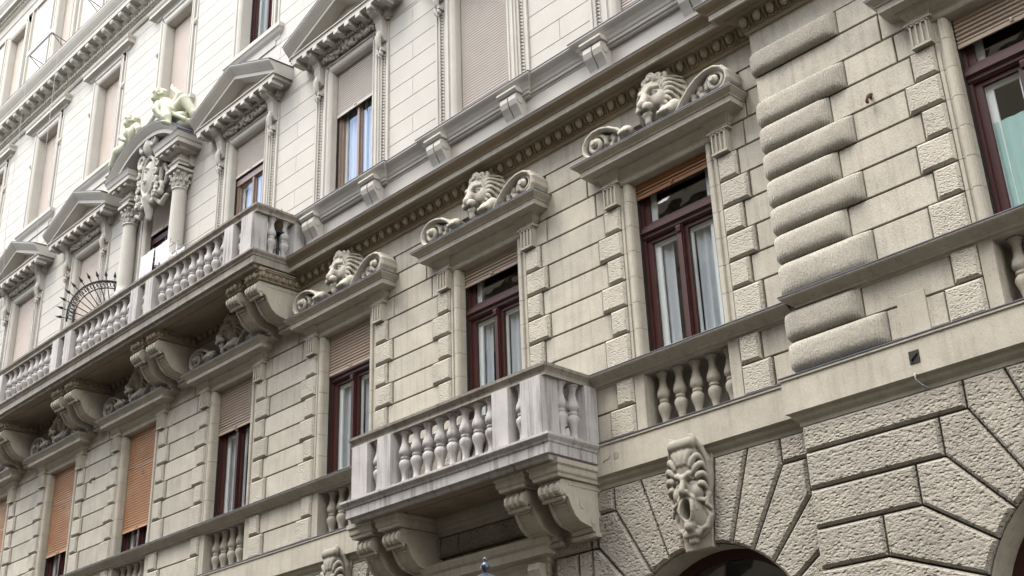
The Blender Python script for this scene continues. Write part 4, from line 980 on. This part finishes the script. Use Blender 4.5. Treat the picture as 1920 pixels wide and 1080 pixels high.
# ------------------------------------------------------------------ screaming keystone masks
fs=SDF((-.42,-.42,-.62),(.42,.04,.66),.0095)
fs.ell((0,-.02,.16),(.35,.17,.42),.02); fs.ell((0,-.02,-.27),(.30,.13,.28),.03); fs.ell((0,-.06,.0),(.255,.17,.42),.02); fs.ell((0,-.10,.12),(.225,.15,.27),.03); fs.ell((0,-.13,-.22),(.17,.13,.22),.04)
fs.ell((0,-.20,.24),(.16,.07,.10),.04)
for s in (-1,1):
    fs.ell((s*.105,-.25,.085),(.075,.075,.05),.016,sub=True); fs.ell((s*.10,-.185,.082),(.046,.04,.038),.004)
    fs.path([(s*.055,-.222,.098),(s*.1,-.232,.118),(s*.15,-.215,.10)],.012,.012,.008); fs.path([(s*.055,-.218,.06),(s*.1,-.225,.05),(s*.15,-.205,.062)],.011,.011,.008)
    fs.path([(s*.02,-.265,.125),(s*.09,-.262,.155),(s*.185,-.205,.185)],.036,.022,.02)
    fs.ell((s*.165,-.17,-.045),(.075,.075,.09),.04); fs.ell((s*.045,-.275,-.045),(.034,.04,.03),.015); fs.ell((s*.022,-.325,-.058),(.012,.02,.012),.006,sub=True)
    fs.path([(s*.05,-.26,-.06),(s*.125,-.225,-.12),(s*.14,-.2,-.24)],.022,.02,.02)
fs.cap((0,-.245,.13),(0,-.325,-.03),.034,.045,.02)
fs.ell((0,-.22,-.235),(.082,.16,.105),.015,sub=True)
tt=[(.106*math.sin(a),-.245+.04*abs(math.cos(a))-.02,-.235+.125*math.cos(a)) for a in np.linspace(0,2*math.pi,19)]
fs.path(tt,.030,.030,.015); fs.ell((0,-.26,-.235),(.088,.34,.122),.008,sub=True); fs.ell((0,-.10,-.32),(.045,.07,.03),.01)
fs.ell((0,-.205,-.42),(.085,.07,.06),.03)
for s in (-1,1):      # hair, side locks, moustache
    for x0,z0,x1,z1,x2,z2,r in ((.0,.30,.02,.50,.12,.42,.05),(.07,.30,.14,.50,.22,.36,.05),(.13,.26,.26,.44,.29,.27,.045),(.18,.20,.34,.32,.31,.15,.042),(.21,.12,.36,.18,.32,.03,.038),(.23,.03,.34,.04,.30,-.07,.034),(.04,.36,.13,.46,.20,.45,.04)):
        y0=-.25+.9*x0*x0; fs.path(bez((s*x0,y0,z0),(s*x1,y0-.03+.2*x1*x1,z1),(s*x2,y0+.09,z2)),r,r*.40,.016)
    fs.path([(s*.24,-.10,-.02),(s*.31,-.12,-.10),(s*.28,-.14,-.2),(s*.33,-.1,-.26)],.045,.02); fs.path([(s*.17,-.18,-.13),(s*.26,-.16,-.16),(s*.33,-.12,-.10)],.035,.015)
    fs.path([(s*.21,-.1,-.2),(s*.29,-.08,-.33),(s*.22,-.1,-.44),(s*.12,-.14,-.47)],.035,.03)
fs.cap((-.16,-.24,.52),(.17,-.24,.52),.07,.07,.02); 
for s in (-1,1): fs.spiral((s*.17,-.24,.52),.075,1.3,.03,.02,y=0,cw=-1,a0=math.pi/2)
fs.path([(.17,-.22,.57),(.26,-.14,.46),(.31,-.08,.30),(.30,-.05,.12)],.05,.03); fs.path([(-.17,-.22,.57),(-.26,-.14,.46),(-.31,-.08,.30),(-.30,-.05,.12)],.05,.03); fs.ell((0,-.2,.45),(.2,.06,.08),.03)
fs.cap((-.09,-.15,-.50),(.09,-.15,-.50),.05,.05,.02)
for s in (-1,1): fs.spiral((s*.10,-.16,-.49),.05,1.2,.022,.015,cw=-s,a0=math.pi/2)
for k in range(3): fs.ell(((k-1)*.045,-.12,-.57),(.03,.05,.05),.01)
mask_me=fs.mesh('stone_mask',M_mask)
vs=np.empty(len(mask_me.vertices)*3); mask_me.vertices.foreach_get('co',vs); vs=vs.reshape(-1,3); vs[:,0]*=.84; vs[:,1]*=.76; mask_me.vertices.foreach_set('co',vs.ravel()); mask_me.update()
link('stone_mask',mask_me,None,(.02,-.04,5.36),'carved screaming bearded face on the keystone of the arch at lower right','mask','screaming keystone masks')
link('stone_mask',mask_me,None,(CX[2]+.02,-.04,5.36),'top of a carved mask at the bottom edge, left of the small balcony','mask','screaming keystone masks')
link('stone_mask',mask_me,None,(PCX+.02,-.18,5.36),'carved screaming face on the corner pavilion arch','mask','screaming keystone masks')
# ------------------------------------------------------------------ putti on the segmental pediment
def putto_head(s,c,r,face):
    c=np.array(c); f=np.array(face)/np.linalg.norm(face); side=np.cross(f,(0,0,1)); side/=np.linalg.norm(side); upv=np.cross(side,f)
    P=lambda a,b,d: tuple(c+f*a*r+side*b*r+upv*d*r)
    s.ell(c,r,.02); s.ell(P(.35,0,-.35),r*.72,.03)
    for k in (-1,1): s.ell(P(.80,k*.38,-.3),r*.34,.03); s.ell(P(.93,k*.36,.08),r*.13,.02,sub=True); s.ell(P(.88,k*.36,.06),r*.1,.008); s.ell(P(.0,k*.98,-.05),(r*.17,r*.17,r*.24),.02)
    s.cap(P(.95,0,.12),P(1.12,0,-.18),r*.1,r*.14,.02); s.ell(P(.9,0,-.78),r*.2,.02); s.ell(P(1.0,0,-.5),(r*.2,r*.2,r*.06),.01,sub=True)
    rr=random.Random(2)
    for k in range(46):
        a=rr.uniform(-math.pi,math.pi); e=rr.uniform(.05,1.5); d=np.array((math.cos(a)*math.cos(e),math.sin(a)*math.cos(e),math.sin(e)))
        if d[0]>.55 and d[2]<.55: continue
        s.ell(P(d[0]*.98,d[1]*.98,d[2]*.98),r*.22,.012)
    for k in range(18):
        a=rr.uniform(1.7,4.6); s.ell(P(math.cos(a)*.95,math.sin(a)*.95,rr.uniform(-.5,.2)),r*.2,.012)
def limb(s,pts,rs,k=.03):
    for i in range(len(pts)-1): s.cap(pts[i],pts[i+1],rs[i],rs[i+1],k)
def hand(s,p,d,r=.03):
    d=np.array(d,float); d/=np.linalg.norm(d); q=np.cross(d,(0,1,.2)); q/=np.linalg.norm(q); p=np.array(p)
    s.ell(p,(r*1.3,r*1.1,r*1.3),.02)
    for k in range(4): a=p+q*(k-1.5)*r*.6; s.path([a,a+d*r*1.6,a+d*r*(2.6-.2*abs(k-1.4))+q*.0],r*.42,r*.3,.008)
    s.path([p-q*r*.9,p-q*r*1.7+d*r*.9,p-q*r*1.5+d*r*1.7],r*.42,r*.3,.008)
ox,oy,oz=-12.6,0.,15.5
def wp(p): return (p[0]-ox,p[1]-oy,p[2]-oz)
ps=SDF((-.85,-1.0,-.1),(1.0,.1,2.0),.0165)
HD=wp((-13.14,-.5,17.08)); CH=wp((-12.93,-.46,16.72)); PV=wp((-12.66,-.42,16.42))
putto_head(ps,HD,.175,(-.75,-.6,-.25))
limb(ps,[HD,wp((-13.0,-.46,16.86))],[.09,.085]); ps.ell(CH,(.20,.16,.19),.05); ps.cap(CH,PV,.165,.18,.05); ps.ell(PV,(.21,.2,.18),.05)
limb(ps,[wp((-12.86,-.30,16.80)),wp((-12.72,-.26,17.0)),wp((-13.02,-.28,17.30))],[.085,.07,.05]); hand(ps,wp((-13.06,-.29,17.36)),(-.2,0,1))
limb(ps,[wp((-12.96,-.62,16.72)),wp((-12.86,-.72,16.50)),wp((-12.74,-.66,16.33))],[.085,.07,.05]); hand(ps,wp((-12.70,-.64,16.28)),(.3,-.1,-.9))
limb(ps,[PV,wp((-12.13,-.45,16.50)),wp((-11.93,-.30,16.12)),wp((-11.87,-.25,15.88))],[.16,.115,.09,.055]); ps.ell(wp((-11.82,-.30,15.84)),(.12,.06,.045),.03)
limb(ps,[PV,wp((-12.36,-.72,16.22)),wp((-12.22,-.76,15.98)),wp((-12.16,-.74,15.82))],[.16,.12,.09,.055]); ps.ell(wp((-12.14,-.82,15.78)),(.06,.12,.045),.03)
for k in range(5): ps.path([wp((-12.95+.12*k,-.66+.02*k,16.45-.05*k)),wp((-12.75+.12*k,-.62,16.30-.04*k)),wp((-12.60+.14*k,-.45,16.18-.05*k))],.06,.045,.03)
ps.ell(wp((-12.55,-.36,16.16)),(.45,.26,.16),.05); ps.ell(wp((-12.3,-.3,15.95)),(.35,.22,.14),.05)
link('putto_statue',ps.mesh('putto_statue',M_putto),None,(ox,oy,oz),'greenish cherub statue sitting with one arm raised and a leg stretched to the right','statue','cherub statues on the curved pediment')
ox,oy,oz=-14.6,0.,15.8
ps=SDF((-1.0,-.75,-.05),(.85,.1,1.5),.0165)
HD=wp((-14.42,-.48,17.03)); CH=wp((-14.30,-.42,16.72)); PV=wp((-14.55,-.38,16.50))
putto_head(ps,HD,.165,(-.8,-.55,-.1)); limb(ps,[HD,wp((-14.36,-.45,16.84))],[.085,.08]); ps.ell(CH,(.2,.16,.18),.05); ps.cap(CH,PV,.16,.17,.05); ps.ell(PV,(.2,.18,.17),.05)
limb(ps,[wp((-14.14,-.5,16.78)),wp((-13.98,-.52,16.62)),wp((-14.02,-.5,16.44))],[.08,.065,.05]); hand(ps,wp((-14.02,-.52,16.40)),(0,-.3,-1))
limb(ps,[wp((-14.44,-.55,16.76)),wp((-14.5,-.66,16.58)),wp((-14.36,-.66,16.46))],[.08,.065,.05]); hand(ps,wp((-14.32,-.66,16.44)),(.9,0,-.3))
limb(ps,[PV,wp((-14.92,-.42,16.48)),wp((-15.14,-.40,16.22)),wp((-15.28,-.38,16.02))],[.15,.11,.085,.05]); ps.ell(wp((-15.34,-.40,15.97)),(.11,.06,.045),.03)
limb(ps,[PV,wp((-14.78,-.58,16.36)),wp((-15.02,-.56,16.12)),wp((-15.14,-.52,15.98))],[.15,.11,.085,.05]); ps.ell(wp((-15.2,-.55,15.93)),(.1,.06,.045),.03)
for k in range(5): a=-.9+.35*k; ps.path([wp((-14.12,-.28,16.80)),wp((-14.12+.22*math.sin(a+1.2),-.22,16.98+.08*math.cos(a))),wp((-14.08+.30*math.sin(a+1.0),-.20,17.12+.1*math.cos(a)))],.05,.03,.02)
ps.ell(wp((-14.35,-.34,16.34)),(.4,.2,.12),.05)
link('putto_statue',ps.mesh('putto_statue',M_putto),None,(ox,oy,oz),'greenish winged cherub statue on the left shoulder of the curved pediment','statue','cherub statues on the curved pediment')
# ------------------------------------------------------------------ small things
# spiked fan screen dividing the long balcony
F=thing('fan_screen',(-15.3,0,11.2),'black wrought iron quarter fan screen with spear tips standing on the long balcony','screen')
mb=MB(); cy,cz=0.,12.42
def fp(r,a): return (-15.3,cy-r*math.cos(a),cz+r*math.sin(a))
for r,t in ((1.06,.024),(.90,.014),(.42,.014)): mb.tube([fp(r,math.radians(-8+100*k/24)) for k in range(25)],t,6)
mb.tube([(-15.3,-.03,11.2),(-15.3,-.03,13.5)],.02,6); mb.tube([(-15.3,-.92,11.2),(-15.3,-.92,12.6)],.02,6)
for z in (11.35,11.9,12.3): mb.tube([(-15.3,-.02,z),(-15.3,-.94,z)],.014,6)
part('frame',mb,M_iron,F)
for k in range(10):
    a=math.radians(-4+10*k); s_=MB(); s_.tube([fp(.1,a),fp(1.16,a)],.011,5); s_.tube([fp(1.16,a),fp(1.19,a),fp(1.32,a)],[.012,.035,.002],5); part('spear',s_,M_iron,F)
sc2=MB()
for k in range(20):
    a=math.radians(-2+4.7*k); c0=fp(.98,a); sc2.tube([(c0[0],c0[1]+.05*math.cos(t),c0[2]+.05*math.sin(t)) for t in np.linspace(0,2*math.pi*.8,7)],.009,4)
part('scrollwork',sc2,M_iron,F)
# laundry on a rack, central bay
Lr=thing('drying_rack',(-12.9,-.45,11.2),'drying rack hung with white cloths behind the long balustrade','drying rack')
mb=MB()
for x in (-12.95,-11.9):
    for y in (-.62,-.28): mb.tube([(x,y,11.2),(x,-.45,12.45),],.012,5)
for y,z in ((-.62,13.0),(-.45,13.02),(-.28,13.0)): mb.tube([(-13.05,y,z+.03),(-11.82,y,z+.03)],.01,5)
for x in (-12.95,-11.9): mb.tube([(x,-.45,12.4),(x,-.45,13.02)],.012,5); mb.tube([(x,-.62,13.0),(x,-.28,13.0)],.01,5)
part('frame',mb,M_wire,Lr)
for k,(xa,xb,y) in enumerate(((-13.0,-12.74,-.63),(-12.735,-12.45,-.64),(-12.445,-12.16,-.625),(-12.15,-11.86,-.635),(-12.5,-11.9,-.27))):
    n=14; v=[(xa+(xb-xa)*i/n,y-.03*(j/5)*math.sin(i*.9+k*2)-.006,13.045-(.55+.13*math.sin(k*2.3))*j/5) for j in range(6) for i in range(n+1)]
    part('cloth',MB().add(v,[(j*(n+1)+i,j*(n+1)+i+1,(j+1)*(n+1)+i+1,(j+1)*(n+1)+i) for j in range(5) for i in range(n)],True),M_cloth,Lr)
def potted(name,loc,leaf,flower,label,h=.35,n=60):
    T=thing(name,loc,label,'plant'); part('pot',MB().lathe([(.09,loc[2]),(.12,loc[2]+.2),(.13,loc[2]+.2),(.13,loc[2]+.23)],loc[0],loc[1],12),M_pot,T)
    r=random.Random(name); mb=MB(); fb=MB()
    for k in range(n):
        a=r.uniform(0,6.28); e=r.uniform(.1,1.5); R=h*r.uniform(.4,1); p=Vector((loc[0]+R*math.cos(a)*math.cos(e)*.7,loc[1]+R*math.sin(a)*math.cos(e)*.7,loc[2]+.23+R*math.sin(e))); t=Vector((r.uniform(-1,1),r.uniform(-1,1),r.uniform(-.3,1))).normalized()*.07; w=t.orthogonal().normalized()*.025
        mb.add([p-t,p+w,p+t,p-w],[(0,1,2,3)])
        if flower and k%3==0: fb.ball(tuple(p+Vector((0,0,.03))),.04,6,4)
    mb.tube([(loc[0],loc[1],loc[2]+.2),(loc[0],loc[1],loc[2]+.3)],.015,5); part('foliage',mb,leaf,T)
    if flower: part('flower',fb,flower,T)
potted('flower_pot',(-9.76,-.72,11.70),M_leaf,M_red,'pot of bright red flowers behind the long balustrade',.32)
mb=MB(); mb.box(-10.0,-9.5,-.88,-.55,11.2,11.70); tb=part('plant_stand',mb,M_pot,None,label='low box stand under the red flowers',cat='stand')
potted('leafy_plant',(-8.25,-.45,11.78),M_leaf,None,'small bright green plant showing over the right end of the long balcony rail',.26,60)
mb=MB(); mb.box(-8.42,-8.08,-.62,-.28,11.2,11.24); mb.tube([(-8.25,-.45,11.2),(-8.25,-.45,11.75)],.03,6); mb.box(-8.38,-8.12,-.58,-.32,11.74,11.78); part('plant_stand',mb,M_iron,None,label='dark iron pedestal under the green plant at the balcony end',cat='stand')
# street lamp rising into the bottom edge
Lx,Ly=1.29,-4.5
Sl=thing('street_lamp',(Lx,Ly,.0),'top of a blue grey cast iron street lamp with ball finial','street lamp')
zt=3.82
part('finial',MB().lathe([(.0,zt),(.012,zt-.003),(.02,zt-.018),(.012,zt-.033),(.01,zt-.04),(.025,zt-.05),(.04,zt-.075),(.025,zt-.10),(.014,zt-.11),(.014,zt-.13)][::-1],Lx,Ly,16),M_lamp,Sl)
part('lamp_cap',MB().lathe([(.02,zt-.125),(.05,zt-.14),(.10,zt-.165),(.13,zt-.18),(.135,zt-.20),(.12,zt-.21),(.10,zt-.215),(.10,zt-.235),(.135,zt-.245),(.14,zt-.27),(.12,zt-.28),(.17,zt-.34),(.18,zt-.36)][::-1],Lx,Ly,20),M_lamp,Sl)
part('lamp_glass',MB().lathe([(.10,zt-.75),(.16,zt-.36)],Lx,Ly,8),M_white,Sl)
part('post',MB().lathe([(.16,0),(.16,.15),(.10,.2),(.09,.7),(.06,.8),(.05,2.9),(.08,2.95),(.11,zt-.75)],Lx,Ly,14),M_lamp,Sl)
# hook, hole, cables
def hook(loc,label,sc=1.):
    T=thing('wall_hook',loc,label,'hook'); x,y,z=loc
    part('plate',MB().lathe([(.0,-.01),(.03*sc,-.008),(.03*sc,.008),(0,.01)],0,0,8),M_rustm,T).location=(0,0,0.05)
    part('arm',MB().tube([(x,y+.03,z),(x+.01,y-.06,z+.02),(x+.015,y-.10,z-.02),(x-.01,y-.09,z-.07),(x-.02,y-.05,z-.06)],.018*sc,6),M_rustm,T)
hook((3.03,PY,9.12),'rusty iron hook in the smooth wall of the corner pavilion'); hook((-15.4,0,9.02),'small rust brown iron stub on the wall between the orange shutters',.8)
mb=MB(); mb.box(3.0,3.11,PY-.128,PY-.118,5.96,6.09); mb.tube([(3.02,PY-.135,5.99),(3.09,PY-.135,6.06)],.006,5); part('vent_hole',mb,M_dark,B)
part('cable',MB().tube([(3.03,PY-.13,5.86),(3.02,PY-.11,5.80),(3.05,PY-.07,5.75),(3.09,PY-.03,5.72)],.009,6),M_wire,None,label='short pale cable hanging under the ledge of the corner pavilion',cat='cable')
for x,lb in ((-20.4,'long thin pale wire hanging down the left edge of the facade'),(-18.5,'long thin pale wire hanging in front of the left upper windows')):
    part('hanging_wire',MB().tube([(x,-.75,27.0),(x+.0,-.8,22.0),(x+.03,-.75,16.5),(x+.1,-.5,13.2)],.0055,5),M_wire,None,label=lb,cat='wire',group='wires hanging down the facade')
# folding clothes bracket at the attic window
for c_,lb in ((CX[6],'white folding clothes bar in front of an attic window at top left'),(CX[5],'clothes bar partly visible at the top edge, next attic window')):
    T=thing('clothes_bar',(c_,0,21.7),lb,'clothes bar','clothes bars at the attic windows')
    mb=MB(); mb.box(c_-.75,c_+.75,-.62,-.55,22.32,22.42); part('bar',mb,M_white,T)
    for s in (-1,1): part('arm',MB().tube([(c_+s*.7,-.58,22.34),(c_+s*.7,-.05,22.2)],.012,5).tube([(c_+s*.7,-.58,22.34),(c_+s*.7,-.05,21.9)],.012,5),M_iron,T)
# mortar patches on the ledge
mb=MB(); mb.poly([(-1.09,5.99),(-1.02,6.0),(-1.01,6.07),(-1.06,6.09),(-1.10,6.06)],-.118,-.1235,.002); mb.tube([(-1.28,6.02,0),(-1.2,6.05,0)] if 0 else [(-1.27,-.121,6.0),(-1.22,-.121,6.03),(-1.19,-.121,6.02),(-1.15,-.121,6.06)],.006,5)
part('mortar_patch',mb,M_balc2,B)
# ------------------------------------------------------------------ house across the street (seen only in reflections, shades the lower storeys)
Oh=thing('opposite_house',(-8,-17,0),'plain stucco house across the street behind the viewer','building')
hs=[(x-.6,x+.6,z,z+2.3) for x in np.arange(-38,30,3.2) for z in (4.5,8.6,12.4,16.)]
w_=wall(-40,32,0,20.5,hs,0,.3,M_opp); w_.v=[(x,-17-y,z) for x,y,z in w_.v]; w_.f=[f[::-1] for f in w_.f]; w_.box(-40,32,-24,-17.4,0,20.4) ; w_.box(-40,32,-17,-16.6,20.3,20.8)
part('wall',w_,M_opp,Oh)
mb=MB()
for h in hs[::1]: mb.box(h[0],h[1],-17.32,-17.28,h[2],h[3])
part('window',mb,M_dark,Oh)
